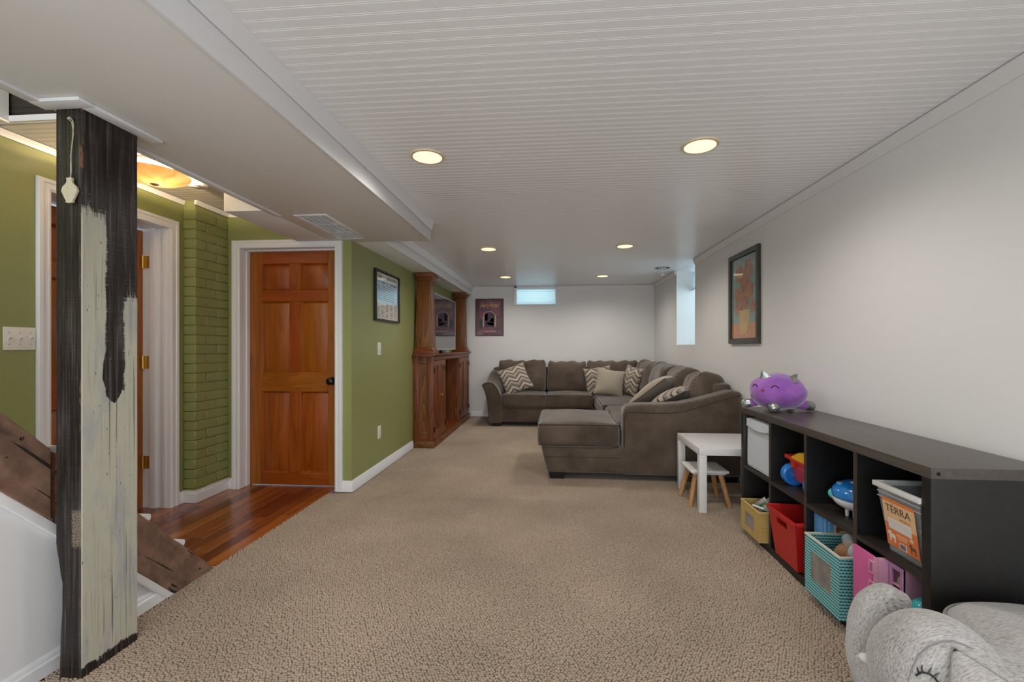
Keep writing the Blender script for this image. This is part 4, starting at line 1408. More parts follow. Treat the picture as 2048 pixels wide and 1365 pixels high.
# switches and outlets
def wall_plate(label, y0, y1, z0, z1, x, toggles, cat):
    t = thing('light_switch' if toggles else 'outlet_cover', label, cat, (x, (y0 + y1) / 2, (z0 + z1) / 2))
    obj('plate', MB().frustum((0, 0, 0, 0), 0, (0, 0, 0, 0), 0) if False else MB().box(x, x + 0.006, y0, y1, z0, z1), M['ivory'], t, bev=0.003)
    nT = max(1, toggles)
    for i in range(toggles):
        yc = y0 + (y1 - y0) * (i + 0.5) / nT
        zc = (z0 + z1) / 2
        obj('toggle', MB().box(x + 0.006, x + 0.0075, yc - 0.006, yc + 0.006, zc - 0.013, zc + 0.013).prism([(x + 0.006, zc - 0.004), (x + 0.019, zc + 0.006), (x + 0.018, zc + 0.013), (x + 0.006, zc + 0.008)], 'y', yc - 0.0045, yc + 0.0045), M['white_plastic'], t)
        for dz in (-0.030, 0.030):
            obj('screw', MB().lathe([(0.0032, x + 0.006), (0.003, x + 0.0072), (0.0005, x + 0.0074)], (0, yc, zc + dz), 'x', 10), M['silver'], t)
    if not toggles:
        for dz in (-0.02, 0.02):
            obj('socket_face', MB().box(x + 0.006, x + 0.0072, (y0 + y1) / 2 - 0.014, (y0 + y1) / 2 + 0.014, (z0 + z1) / 2 + dz - 0.014, (z0 + z1) / 2 + dz + 0.014), M['ivory'], t, bev=0.0008)
    return t


wall_plate('ivory triple light switch on the green hallway wall', 1.967, 2.104, 1.141, 1.258, XH, 3, 'light switch')
wall_plate('single ivory light switch on the green wall under the framed print', 3.873, 3.943, 1.078, 1.196, XL, 1, 'light switch')
wall_plate('ivory outlet cover low on the green wall', 3.873, 3.943, 0.307, 0.425, XL, 0, 'outlet')

# ------------------------------------------------------------------ PICTURES
def pic_frame(name, label, cat, place, W, H, fw, fd, fm, inner):
    """local: x across, y up, z out of wall; inner(root, place) adds the print"""
    o = place.to_translation()
    t = thing(name, label, cat, o)
    mb = MB()
    for (a, b, c, d) in ((0, fw, 0, H), (W - fw, W, 0, H), (fw, W - fw, 0, fw), (fw, W - fw, H - fw, H)):
        mb.box(a, b, c, d, 0.001, fd)
    obj('frame', mb.xf(place), fm, t, bev=0.0025, seg=1)
    inner(t, place)
    return t


def sheet(t, place, x0, x1, y0, y1, z, m, name='print'):
    return obj(name, MB().box(x0, x1, y0, y1, z - 0.002, z).xf(place), m, t)


def glazed(name, build):
    k = NT(name)
    build(k)
    k.set(Roughness=0.06, Specular_IOR_Level=0.5, Coat_Weight=0.7, Coat_Roughness=0.02)
    return k.m


# framed typographic print on the green wall
PG = Matrix.Translation((XL, 3.783, 1.395)) @ Matrix(((0, 0, 1, 0), (1, 0, 0, 0), (0, 1, 0, 0), (0, 0, 0, 1)))


def green_print(t, place):
    W, H = 0.60, 0.465
    paper = plastic('print_paper', (0.62, 0.56, 0.48), 0.08, 0.5, 0.0, 0.6)
    blue = plastic('print_pale_blue', (0.42, 0.55, 0.64), 0.08, 0.5, 0.0, 0.6)
    ink = plastic('print_ink', (0.03, 0.035, 0.05), 0.3)
    sheet(t, place, 0.02, W - 0.02, 0.02, H - 0.02, 0.012, paper)
    sheet(t, place, 0.022, W - 0.022, 0.175, H - 0.075, 0.0126, blue, 'blue_panel')
    rr = random.Random(5)
    mb = MB()
    for row, (yy, hh, dx) in enumerate(((H - 0.065, 0.032, 0.020), (H - 0.115, 0.024, 0.017))):
        x = 0.07
        while x < W - 0.06:
            wv = dx * rr.uniform(0.6, 1.0)
            if rr.random() > 0.16:
                mb.box(x, x + wv * 0.3, yy, yy + hh, 0.012, 0.0133)
                mb.box(x, x + wv * 0.85, yy + hh * rr.choice((0.0, 0.4, 0.8)), yy + hh * rr.choice((0.0, 0.4, 0.8)) + 0.005, 0.012, 0.0133)
            x += dx * 1.15
    for yy in [0.335 - q * 0.017 for q in range(9)]:
        mb.box(0.06, W - 0.05 - rr.uniform(0, 0.1), yy, yy + 0.0035, 0.012, 0.0132)
    for col in range(5):
        for q in range(9):
            if rr.random() > 0.2:
                x = 0.05 + col * 0.108
                yy = 0.155 - q * 0.0145
                mb.box(x, x + rr.uniform(0.03, 0.07), yy, yy + 0.0045, 0.012, 0.0133)
    obj('print_lines', mb.xf(place), ink, t)['kind'] = 'stuff'


pic_frame('framed_print', 'black-framed print of text lines and a pale blue panel on the green wall', 'picture', PG, 0.605, 0.470, 0.018, 0.028, M['black'], green_print)

# poster on the far wall (plain generic design, same wording)
PP = Matrix.Translation((-1.296, YB, 1.332)) @ Matrix(((1, 0, 0, 0), (0, 0, -1, 0), (0, 1, 0, 0), (0, 0, 0, 1)))


def poster(t, place):
    W, H = 0.468, 0.614
    mar = plastic('poster_maroon', (0.15, 0.035, 0.055), 0.25, 0.4, 0, 0.3)
    k = NT('poster_mottled')
    v = k.coord()
    n1 = k.noise(v, 12, 5, 0.7, 0.7)
    k.set(Base_Color=k.ramp(n1, [(0.30, (0.02, 0.03, 0.09)), (0.40, (0.10, 0.035, 0.06)), (0.47, (0.34, 0.075, 0.075)), (0.53, (0.08, 0.045, 0.12)), (0.60, (0.05, 0.04, 0.03)), (0.70, (0.36, 0.18, 0.07))]), Roughness=0.3, Coat_Weight=0.3)
    sheet(t, place, 0.010, W - 0.010, 0.010, H - 0.010, 0.008, mar)
    sheet(t, place, 0.062, W - 0.058, 0.042, H - 0.050, 0.0086, k.m, 'picture_field')
    yel = plastic('poster_gold', (0.85, 0.48, 0.06), 0.35)
    pale = plastic('poster_pale', (0.78, 0.58, 0.46), 0.4)
    tm = text_mesh('Harry Potter', 0.072, 0.82)
    tm.v = [(x, y * 1.45, z) for x, y, z in tm.v]
    tm.xf(place @ Matrix.Translation((W / 2 + 0.003, H - 0.112, 0.0095)))
    obj('lettering', tm, yel, t, smooth=0)
    tm = text_mesh('J. K. ROWLING', 0.036, 0.98).xf(place @ Matrix.Translation((W / 2, 0.075, 0.0095)))
    obj('lettering', tm, pale, t, smooth=0)
    pil = plastic('poster_tan', (0.58, 0.34, 0.21), 0.4)
    sheet(t, place, 0.122, 0.146, 0.15, 0.33, 0.0093, pil, 'tan_stripe')
    sheet(t, place, 0.318, 0.342, 0.15, 0.33, 0.0093, pil, 'tan_stripe')
    for nm, col, pts in (('dark_arch_field', (0.03, 0.015, 0.04), [(0.140, 0.15), (0.324, 0.15), (0.324, 0.33), (0.300, 0.385), (0.232, 0.405), (0.164, 0.385), (0.140, 0.33)]),
                         ('blue_patch', (0.06, 0.09, 0.26), [(0.160, 0.25), (0.200, 0.25), (0.205, 0.36), (0.175, 0.375), (0.158, 0.33)]),
                         ('rose_patch', (0.55, 0.10, 0.11), [(0.172, 0.215), (0.235, 0.175), (0.305, 0.17), (0.300, 0.215), (0.235, 0.225)]),
                         ('violet_patch', (0.20, 0.07, 0.22), [(0.235, 0.235), (0.305, 0.225), (0.305, 0.30), (0.262, 0.285)]),
                         ('dark_green_patch', (0.03, 0.05, 0.045), [(0.066, 0.12), (0.118, 0.12), (0.118, 0.26), (0.078, 0.28), (0.066, 0.24)]),
                         ('brown_patch', (0.10, 0.075, 0.06), [(0.346, 0.10), (0.405, 0.10), (0.405, 0.27), (0.36, 0.28), (0.346, 0.24)])):
        obj(nm, MB().prism(pts, 'z', 0.0084, 0.0091).xf(place), plastic('poster_' + nm, col, 0.4), t)
    arc = MB()
    for i in range(12):
        a0, a1 = PI * i / 12, PI * (i + 1) / 12
        for_r = [(0.093, a0), (0.107, a0), (0.107, a1), (0.093, a1)]
        arc.prism([(0.232 + r * math.cos(a), 0.315 + 0.85 * r * math.sin(a)) for r, a in for_r], 'z', 0.0085, 0.0094)
    obj('tan_arch', arc.xf(place), pil, t)


pic_frame('framed_poster', 'maroon poster with gold title lettering on the far wall', 'poster', PP, 0.468, 0.614, 0.011, 0.014, M['black'], poster)

# framed painting on the right wall (plain generic stand-in)
PR = Matrix.Translation((XR, 4.092, 1.181)) @ Matrix(((0, 0, -1, 0), (-1, 0, 0, 0), (0, 1, 0, 0), (0, 0, 0, 1)))
M['frame_olive'] = wood('dark_olive_frame', (0.02, 0.017, 0.01), (0.035, 0.03, 0.018), (0.055, 0.046, 0.028), 'z', 1, 0.35)


def painting(t, place):
    W, H = 0.575, 0.778
    def base(k):
        v = k.coord()
        x, y, z = k.xyz(v)          # object origin = lower corner of the frame
        br = k.noise(k.mapp(v, (1, 30, 18)), 1.0, 4, 0.6)
        sky = k.ramp(br, [(0.3, (0.12, 0.21, 0.20)), (0.6, (0.19, 0.29, 0.24)), (0.8, (0.25, 0.29, 0.19))])
        table = k.ramp(br, [(0.3, (0.45, 0.15, 0.04)), (0.7, (0.56, 0.22, 0.07))])
        k.set(Base_Color=k.mix(k.step(z, 0.175, 0.003), table, sky))
    sheet(t, place, 0.045, W - 0.045, 0.045, H - 0.045, 0.010, glazed('painting_field', base), 'canvas')
    def blot(k):
        v = k.coord()
        n1 = k.noise(v, 16, 5, 0.65, 0.6)
        k.set(Base_Color=k.ramp(n1, [(0.3, (0.10, 0.09, 0.05)), (0.42, (0.26, 0.09, 0.05)), (0.55, (0.40, 0.15, 0.05)), (0.7, (0.22, 0.13, 0.08))]))
    gm = glazed('painting_russet', blot)
    # a loose russet mass of blooms, plain rounded shapes
    mb = MB()
    rr = random.Random(11)
    for (x, y, r) in ((0.20, 0.60, 0.075), (0.38, 0.62, 0.085), (0.30, 0.50, 0.085), (0.17, 0.42, 0.07), (0.40, 0.44, 0.075), (0.29, 0.36, 0.085), (0.15, 0.30, 0.05), (0.45, 0.31, 0.055), (0.25, 0.28, 0.06)):
        n = 18
        mb.prism([(x + r * (1 + 0.16 * math.sin(q * 2.7 + x * 40)) * math.cos(2 * PI * q / n), y + r * (1 + 0.16 * math.cos(q * 3.1 + y * 50)) * math.sin(2 * PI * q / n)) for q in range(n)], 'z', 0.0098, 0.0104 + rr.random() * 0.0006)
    obj('russet_blooms', mb.xf(place), gm, t)
    ym = glazed('painting_ochre', lambda k: k.set(Base_Color=k.ramp(k.noise(k.coord(), 14, 4), [(0.3, (0.45, 0.26, 0.05)), (0.7, (0.56, 0.37, 0.11))])))
    vs = [(0.205, 0.285), (0.20, 0.20), (0.215, 0.12), (0.245, 0.085), (0.295, 0.075), (0.345, 0.085), (0.375, 0.12), (0.39, 0.20), (0.385, 0.285)]
    obj('ochre_jar', MB().prism(vs, 'z', 0.0098, 0.0113).xf(place), ym, t)
    gk = NT('picture_glass')
    gk.set(Base_Color=(1, 1, 1), Roughness=0.02, Transmission_Weight=1.0, IOR=1.12, Specular_IOR_Level=0.6)
    obj('inner_lip', MB().box(0.040, 0.047, 0.04, H - 0.04, 0.008, 0.016).box(W - 0.047, W - 0.040, 0.04, H - 0.04, 0.008, 0.016).box(0.04, W - 0.04, 0.040, 0.047, 0.008, 0.016).box(0.04, W - 0.04, H - 0.047, H - 0.040, 0.008, 0.016).xf(place), M['dark_metal'], t)


pic_frame('framed_painting', 'dark-framed still life painting in orange, teal and ochre on the white wall', 'painting', PR, 0.575, 0.778, 0.042, 0.026, M['frame_olive'], painting)

# ------------------------------------------------------------------ SMALL WHITE TABLE AND STOOL
ta = thing('side_table', 'small square white lacquered table beside the chaise arm', 'table', (1.283, 3.395, 0))
obj('tabletop', MB().box(1.008, 1.558, 3.12, 3.67, 0.400, 0.450), M['white_lac'], ta, bev=0.002)
for (x, y) in ((1.008, 3.12), (1.508, 3.12), (1.008, 3.62), (1.508, 3.62)):
    obj('leg', MB().box(x, x + 0.05, y, y + 0.05, 0, 0.3995), M['white_lac'], ta, bev=0.002)
mb = MB()
for i, (x, y, z, r) in enumerate(((1.045, 3.18, 0.4505, 0.006), (1.09, 3.135, 0.4505, 0.004))):
    obj('chip', MB().lathe([(r, 0), (r * 0.8, 0.0006), (0.0005, 0.0007)], (x, y, 0.4498), 'z', 9), M['stringer_block'], ta)
sl = thing('stool', 'small white-topped stool with splayed beech legs under the white table', 'stool', (1.12, 3.365, 0))
obj('seat', MB().soft((1.12, 3.365, 0.252), (0.27, 0.268, 0.022), 0.01, n=8), M['white_lac'], sl)
obj('seat_rim', MB().soft((1.12, 3.365, 0.236), (0.235, 0.233, 0.016), 0.006, n=6), M['white_lac'], sl)
for sx in (-1, 1):
    for sy in (-1, 1):
        obj('leg', MB().tube([(1.12 + sx * 0.085, 3.365 + sy * 0.085, 0.236), (1.12 + sx * 0.105, 3.365 + sy * 0.098, 0.15), (1.12 + sx * 0.138, 3.365 + sy * 0.122, 0.0)], [0.019, 0.018, 0.0155], 14), M['leg_wood'], sl)

# ------------------------------------------------------------------ CUBE SHELF
sh = thing('cube_shelf', 'long black-brown cube shelf with eight compartments along the white wall', 'shelf', (1.39, 2.2, 0))
sx0, sx1, sy0, sy1 = 1.200, 1.582, 1.493, 2.910
BB, SE = M['black_brown'], M['shelf_edge']
M['shelf_board'] = wood('dark_shelf_board', (0.012, 0.009, 0.008), (0.022, 0.017, 0.014), (0.034, 0.027, 0.022), 'y', 2.2, 0.4, 0.0, 0.0, 0.03, 0.2)
obj('top_panel', MB().box(sx0, sx1, sy0, sy1, 0.735, 0.771), wood('shelf_top_sheen', (0.052, 0.043, 0.036), (0.074, 0.062, 0.053), (0.10, 0.084, 0.072), 'y', 2.2, 0.30, 0.0, 0.0, 0.02, 0.2), sh, bev=0.0015)  # lighter than the other boards: reflected light is put into the brown
obj('bottom_panel', MB().box(sx0, sx1, sy0 + 0.036, sy1 - 0.036, 0, 0.042), BB, sh, bev=0.0015)
obj('side_panel', MB().box(sx0, sx1, sy0, sy0 + 0.036, 0, 0.735), BB, sh, bev=0.0015)
obj('side_panel', MB().box(sx0, sx1, sy1 - 0.036, sy1, 0, 0.735), BB, sh, bev=0.0015)
obj('back_panel', MB().box(sx1 - 0.008, sx1 - 0.002, sy0 + 0.03, sy1 - 0.03, 0.03, 0.74), BB, sh)
cuts = [1.849, 2.1965, 2.541]
for c in cuts:
    obj('divider', MB().box(sx0 + 0.004, sx1 - 0.008, c - 0.009, c + 0.009, 0.042, 0.735), BB, sh)
    obj('edge_band', MB().box(sx0 + 0.001, sx0 + 0.004, c - 0.009, c + 0.009, 0.042, 0.735), SE, sh)
ed = [sy0 + 0.036] + [q for c in cuts for q in (c - 0.009, c + 0.009)] + [sy1 - 0.036]
for a, b in zip(ed[0::2], ed[1::2]):
    obj('shelf_board', MB().box(sx0 + 0.001, sx1 - 0.008, a, b, 0.392, 0.411), M['shelf_board'], sh, bev=0.001)
obj('cam_bolt', MB().lathe([(0.006, sy0 + 0.001), (0.006, sy0 - 0.0012), (0.003, sy0 - 0.0012), (0.003, sy0 - 0.0004), (0.0005, sy0 - 0.0004)], (1.222, 0, 0.752), 'y', 14), M['dark_metal'], sh)


def open_box(x0, x1, y0, y1, z0, z1, t=0.006, tx=0.0, ty=0.0, hole=None):
    """open-topped tub; bottom shrinks by tx, ty; hole=(ya,yb,za,zb) cut in the front (x0) wall"""
    mb = MB()

    def rect(e, z, f):
        return [(x0 + tx * f + e, y0 + ty * f + e, z), (x1 - tx * f - e, y0 + ty * f + e, z), (x1 - tx * f - e, y1 - ty * f - e, z), (x0 + tx * f + e, y1 - ty * f - e, z)]
    ob, ot, it, ib = rect(0, z0, 1), rect(0, z1, 0), rect(t, z1, 0), rect(t, z0 + t, 1)
    vs = ob + ot + it + ib
    fs = [(0, 1, 2, 3), (12, 13, 14, 15)]
    for q in range(4):
        r = (q + 1) % 4
        front = (q == 3)
        if not (front and hole):
            fs += [(q, r, r + 4, q + 4), (q + 8, r + 8, r + 12, q + 12)]
        fs.append((q + 4, r + 4, r + 8, q + 8))
    mb.add(vs, fs)
    if hole:
        ya, yb, za, zb = hole

        def xat(z, off):
            f = 1 - (z - z0) / (z1 - z0)
            return x0 + tx * f + off

        def corner(kind, off, e, zz):
            f = 1 - (zz - z0) / (z1 - z0)
            return (x0 + tx * f + off, (y0 + ty * f + e) if kind == 0 else (y1 - ty * f - e), zz)
        V = []
        for off, e, zb0 in ((0, 0, z0), (t, t, z0 + t)):
            V += [corner(0, off, e, zb0), corner(1, off, e, zb0), corner(1, off, e, z1), corner(0, off, e, z1),
                  (xat(za, off), ya, za), (xat(za, off), yb, za), (xat(zb, off), yb, zb), (xat(zb, off), ya, zb)]
        F = []
        for o in (0, 8):
            for q in range(4):
                r = (q + 1) % 4
                F.append((o + q, o + r, o + r + 4, o + q + 4))
        for q in range(4):
            r = (q + 1) % 4
            F.append((4 + q, 4 + r, 12 + r, 12 + q))
        mb.add(V, F)
    return mb


def woven(name, light, dark, sy, sz, rough=0.7, scallop=False):
    k = NT(name)
    v = k.coord()
    x, y, z = k.xyz(v)
    h = k.math('ADD', x, y)
    row = k.math('MULTIPLY', z, sz)
    off = k.math('MULTIPLY', k.math('FLOOR', row), 0.5)
    a = k.math('ABSOLUTE', k.math('SUBTRACT', k.math('FRACT', k.math('ADD', k.math('MULTIPLY', h, sy), off)), 0.5))
    fz = k.math('FRACT', row)
    if scallop:
        f = k.step(k.math('ADD', fz, k.math('MULTIPLY', a, -0.75)), 0.22, 0.05)
    else:
        f = k.math('MULTIPLY', k.step(a, 0.10, 0.08), k.step(k.math('ABSOLUTE', k.math('SUBTRACT', fz, 0.5)), 0.40, 0.08))
        f = k.math('SUBTRACT', 1.0, k.math('MAXIMUM', k.math('SUBTRACT', 1.0, k.step(a, 0.07, 0.06)), k.step(k.math('ABSOLUTE', k.math('SUBTRACT', fz, 0.5)), 0.36, 0.08)))
    k.set(Base_Color=k.mix(f, dark, light), Roughness=rough, Specular_IOR_Level=0.3)
    k.bump(f, 0.35, 0.002)
    return k.m


M['yellow_weave'] = woven('yellow_weave', (0.62, 0.43, 0.15), (0.36, 0.22, 0.06), 70, 105)
M['teal_weave'] = woven('teal_scallop', (0.30, 0.62, 0.62), (0.015, 0.16, 0.19), 72, 78, 0.7, True)
M['pale_trim'] = fabric('pale_binding', (0.62, 0.60, 0.50), (0.7, 0.68, 0.6), 300)
k = NT('cloudy_clear_plastic')
k.set(Base_Color=(0.85, 0.87, 0.88), Roughness=0.1, Alpha=0.16, Specular_IOR_Level=0.6)
M['clear'] = k.m
k = NT('cloudy_window')
k.set(Base_Color=k.ramp(k.noise(k.coord(), 16, 3), [(0.35, (0.30, 0.29, 0.27)), (0.6, (0.44, 0.40, 0.35))]), Roughness=0.2, Alpha=0.62, Specular_IOR_Level=0.5)
M['cloudy'] = k.m

# white fabric drawer, upper compartment farthest from the camera
t = thing('fabric_bin', 'white fabric bin with a folded grip filling the far upper compartment', 'bin', (1.37, 2.705, 0.411))
wf = fabric('white_bin_fabric', (0.47, 0.50, 0.54), (0.54, 0.57, 0.61), 260, 0.85, 0.15)
obj('body', MB().soft((1.375, 2.704, 0.563), (0.325, 0.298, 0.298), 0.008, (0.004, 0, 0), 10, 0.002, 2.0), wf, t)
obj('grip_fold', MB().grid(lambda a, b: (1.2085 - 0.006 * math.sin(PI * a) * (1 - b) - 0.001, 2.56 + 0.288 * a, 0.712 - (0.045 + 0.012 * math.sin(PI * a)) * (1 - b)), 14, 4), wf, t)
obj('grip_stitch', MB().tube([(1.2025, 2.565 + 0.278 * i / 10, 0.668 - 0.020 * math.sin(PI * i / 10)) for i in range(11)], 0.0018, 6), M['taupe_cushion'], t)

# yellow basket + things in it
t = thing('yellow_basket', 'low yellow woven basket with a clear front window', 'basket', (1.33, 2.69, 0.042))
obj('body', open_box(1.157, 1.50, 2.572, 2.808, 0.043, 0.215, 0.006, 0, 0, (2.635, 2.755, 0.075, 0.165)), M['yellow_weave'], t, smooth=20)
obj('window', MB().box(1.1595, 1.1605, 2.635, 2.755, 0.075, 0.165), M['cloudy'], t)
mb = MB()
for (a, b, c, d) in ((1.155, 1.164, 2.570, 2.810), (1.493, 1.502, 2.570, 2.810), (1.164, 1.493, 2.570, 2.579), (1.164, 1.493, 2.801, 2.810)):
    mb.box(a, b, c, d, 0.211, 0.217)
obj('binding', mb, plastic('basket_yellow_binding', (0.66, 0.48, 0.2), 0.7), t)
pt = thing('paint_palette', 'white paint palette with round blue and orange colour cakes in the yellow basket', 'paint set', (1.21, 2.63, 0.19))
Mp = Matrix.Translation((1.213, 2.632, 0.214)) @ Matrix.Rotation(math.radians(28), 4, 'Z') @ Matrix.Rotation(math.radians(24), 4, 'Y')
obj('tray', MB().soft((0, 0, 0), (0.115, 0.075, 0.010), 0.004, n=6).xf(Mp), M['white_plastic'], pt)
for i, c in enumerate(((0.02, 0.25, 0.34), (0.72, 0.14, 0.06), (0.02, 0.3, 0.16), (0.7, 0.42, 0.04), (0.05, 0.10, 0.4), (0.5, 0.04, 0.12))):
    x, y = -0.034 + 0.034 * (i // 2), -0.018 + 0.036 * (i % 2)
    obj('colour_cake', MB().lathe([(0.0135, 0.004), (0.0135, 0.0062), (0.0005, 0.0066)], (x, y, 0), 'z', 16).xf(Mp), plastic('cake_%d' % i, c, 0.5), pt)
for i, (c, lab, dy) in enumerate((((0.62, 0.60, 0.66), 'pale lilac colouring pad standing slanted in the yellow basket', 0.0), ((0.10, 0.36, 0.16), 'green striped colouring pad behind the paint palette in the yellow basket', -0.03))):
    Mb = Matrix.Translation((1.268 + dy, 2.672, 0.200)) @ Matrix.Rotation(math.radians(-34), 4, 'X') @ Matrix.Rotation(math.radians(-18), 4, 'Y')
    b = thing('colouring_pad', lab, 'pad', (1.268 + dy, 2.672, 0.17))
    obj('cover', MB().box(-0.005, 0.0, -0.07, 0.07, -0.05, 0.055).xf(Mb), plastic('pad_%d' % i, (0.66, 0.66, 0.66), 0.5), b)
    obj('stripe', MB().box(-0.0056, -0.0048, -0.068, 0.068, 0.02, 0.034).box(-0.0056, -0.0048, -0.068, 0.068, -0.012, 0.002).xf(Mb), plastic('pad_stripe_%d' % i, c, 0.5), b)

# red bin
t = thing('red_bin', 'tapered bright red plastic bin with a slot handle', 'bin', (1.34, 2.30, 0.042))
rd = plastic('red_plastic', (0.52, 0.016, 0.014), 0.38)
obj('body', open_box(1.168, 1.53, 2.220, 2.490, 0.046, 0.292, 0.005, 0.027, 0.028, (2.305, 2.405, 0.232, 0.262)), rd, t, smooth=20)
mb = MB()
for (a, b, c, d) in ((1.160, 1.171, 2.212, 2.498), (1.527, 1.538, 2.212, 2.498), (1.171, 1.527, 2.212, 2.223), (1.171, 1.527, 2.487, 2.498)):
    mb.box(a, b, c, d, 0.280, 0.298)
mb.v = [(x, y, z) for x, y, z in mb.v]
obj('rim', mb, rd, t, bev=0.002)
obj('foot_ring', MB().box(1.22, 1.48, 2.26, 2.45, 0.0425, 0.047), rd, t)

# teal basket
t = thing('teal_basket', 'teal scallop-patterned basket with a clear front window', 'basket', (1.33, 1.95, 0.042))
obj('body', open_box(1.155, 1.50, 1.868, 2.112, 0.043, 0.300, 0.006, 0, 0, (1.925, 2.070, 0.112, 0.240)), M['teal_weave'], t, smooth=20)
obj('window', MB().box(1.1575, 1.1585, 1.925, 2.070, 0.112, 0.240), M['cloudy'], t)
mb = MB()
for (a, b, c, d) in ((1.153, 1.162, 1.866, 2.114), (1.493, 1.502, 1.866, 2.114), (1.162, 1.493, 1.866, 1.875), (1.162, 1.493, 2.105, 2.114)):
    mb.box(a, b, c, d, 0.2965, 0.3025)
obj('binding', mb, M['pale_trim'], t)
br = fabric('tan_toy_fabric', (0.26, 0.115, 0.045), (0.36, 0.175, 0.075), 90, 0.8, 0.3, 0.2)
for i, (c, r, lab) in enumerate((((1.275, 1.960, 0.262), (0.075, 0.062, 0.068), 'larger tan soft toy with a grey-green patch in the teal basket'), ((1.245, 1.908, 0.225), (0.062, 0.030, 0.045), 'smaller tan soft toy at the near rim of the teal basket'), ((1.215, 2.01, 0.17), (0.055, 0.055, 0.085), 'tan soft toy seen through the window of the teal basket'))):
    b = thing('soft_toy', lab, 'soft toy', (c[0], c[1], c[2] - r[2]))
    obj('body', MB().ell(c, r, 20, 14, 0.012, i * 3.0, 14), br, b)
    if i == 0:
        obj('patch', MB().ell((1.222, 1.952, 0.285), (0.012, 0.017, 0.013), 12, 8), plastic('patch_green', (0.24, 0.33, 0.30), 0.7), b)
b = thing('plastic_bag', 'crumpled clear plastic bag on top of the toys in the teal basket', 'bag', (1.240, 1.895, 0.26))
obj('film', MB().ell((1.240, 1.893, 0.325), (0.050, 0.028, 0.058), 22, 16, 0.035, 5.0, 22), M['clear'], b)
obj('contents', MB().ell((1.240, 1.895, 0.312), (0.034, 0.018, 0.038), 14, 10, 0.012, 9.0, 25), plastic('bag_contents', (0.50, 0.48, 0.52), 0.6), b)
b = thing('blue_toy_box', 'blue toy box with a brown dog picture standing behind the teal basket rim', 'box', (1.30, 2.125, 0.042))
obj('carton', MB().box(1.232, 1.40, 2.118, 2.178, 0.043, 0.372), plastic('toy_box_blue', (0.11, 0.32, 0.60), 0.35), b, bev=0.002)
obj('blue_stripes', MB().box(1.243, 1.247, 2.1145, 2.117, 0.05, 0.368).box(1.262, 1.266, 2.1145, 2.117, 0.05, 0.368), plastic('toy_box_pale_blue', (0.35, 0.58, 0.80), 0.35), b)
obj('dog_picture', MB().box(1.285, 1.372, 2.1148, 2.117, 0.290, 0.346), plastic('toy_box_buff', (0.62, 0.53, 0.44), 0.4), b)
dogp = [(1.292, 0.296), (1.292, 0.325), (1.300, 0.334), (1.340, 0.332), (1.350, 0.342), (1.362, 0.340), (1.368, 0.330), (1.358, 0.324), (1.354, 0.312), (1.350, 0.294), (1.343, 0.294), (1.340, 0.310), (1.308, 0.310), (1.304, 0.294)]
obj('dog_shape', MB().prism(dogp, 'y', 2.1138, 2.116), plastic('dog_brown', (0.22, 0.085, 0.03), 0.5), b)

# toy wagon (upper second compartment)
t = thing('toy_wagon', 'red plastic toy wagon with yellow lid and blue wheels in the shelf', 'toy', (1.39, 2.34, 0.411))
tr_ = plastic('toy_red', (0.62, 0.035, 0.022), 0.28, 0.5, 0, 0.3)
tbl = plastic('toy_blue', (0.02, 0.20, 0.62), 0.28, 0.5, 0, 0.3)
ty = plastic('toy_yellow', (0.80, 0.46, 0.02), 0.3, 0.5, 0, 0.3)
obj('tub', open_box(1.262, 1.53, 2.222, 2.470, 0.445, 0.570, 0.006, 0.022, 0.026), tr_, t, bev=0.003)
mb = MB()
for (a, b_, c, d) in ((1.250, 1.266, 2.212, 2.482), (1.526, 1.54, 2.212, 2.482), (1.266, 1.526, 2.212, 2.226), (1.266, 1.526, 2.466, 2.482)):
    mb.box(a, b_, c, d, 0.555, 0.576)
obj('rim', mb, tr_, t, bev=0.004)
obj('bracket', MB().box(1.256, 1.272, 2.40, 2.43, 0.520, 0.556), tr_, t, bev=0.003)
lidp = [(2.214, 0.564), (2.425, 0.564), (2.41, 0.580), (2.35, 0.612), (2.28, 0.628), (2.214, 0.632)]
obj('lid', MB().prism(lidp, 'x', 1.249, 1.48), ty, t, bev=0.008)
for (x, y) in ((1.285, 2.462), (1.285, 2.25), (1.50, 2.462), (1.50, 2.25)):
    wv = MB().lathe([(0.001, -0.019), (0.012, -0.019), (0.014, -0.010), (0.040, -0.010), (0.044, -0.020), (0.050, -0.020), (0.058, -0.016), (0.058, 0.016), (0.050, 0.020), (0.044, 0.020), (0.040, 0.010), (0.014, 0.010), (0.012, 0.019), (0.001, 0.019)], (x, y, 0.470), 'y', 28)
    obj('wheel', wv, tbl, t)

# whale toy (upper third compartment)
def wobj(name, mb, m, par):
    mb.xf(Matrix.Translation((-0.028, 0.052, 0.0)))
    return obj(name, mb, m, par)


t = thing('whale_toy', 'glossy blue and white whale-like toy in the upper third compartment', 'toy', (1.33, 2.05, 0.411))
sb_ = plastic('toy_sky_blue', (0.012, 0.20, 0.58), 0.16, 0.6, 0, 0.6)
tw = plastic('toy_white', (0.72, 0.72, 0.72), 0.2, 0.5, 0, 0.4)
wobj('body', MB().ell((1.385, 1.985, 0.505), (0.118, 0.108, 0.062), 32, 20), sb_, t)
wobj('belly', MB().ell((1.383, 1.985, 0.482), (0.113, 0.104, 0.052), 32, 18), tw, t)
wobj('snout', MB().ell((1.296, 2.038, 0.490), (0.022, 0.026, 0.024), 20, 14), plastic('toy_turquoise', (0.10, 0.52, 0.55), 0.2, 0.5, 0, 0.4), t)
wobj('button_rim', MB().ell((1.318, 2.01, 0.545), (0.026, 0.026, 0.009), 20, 10), plastic('toy_rim_blue', (0.15, 0.36, 0.68), 0.2), t)
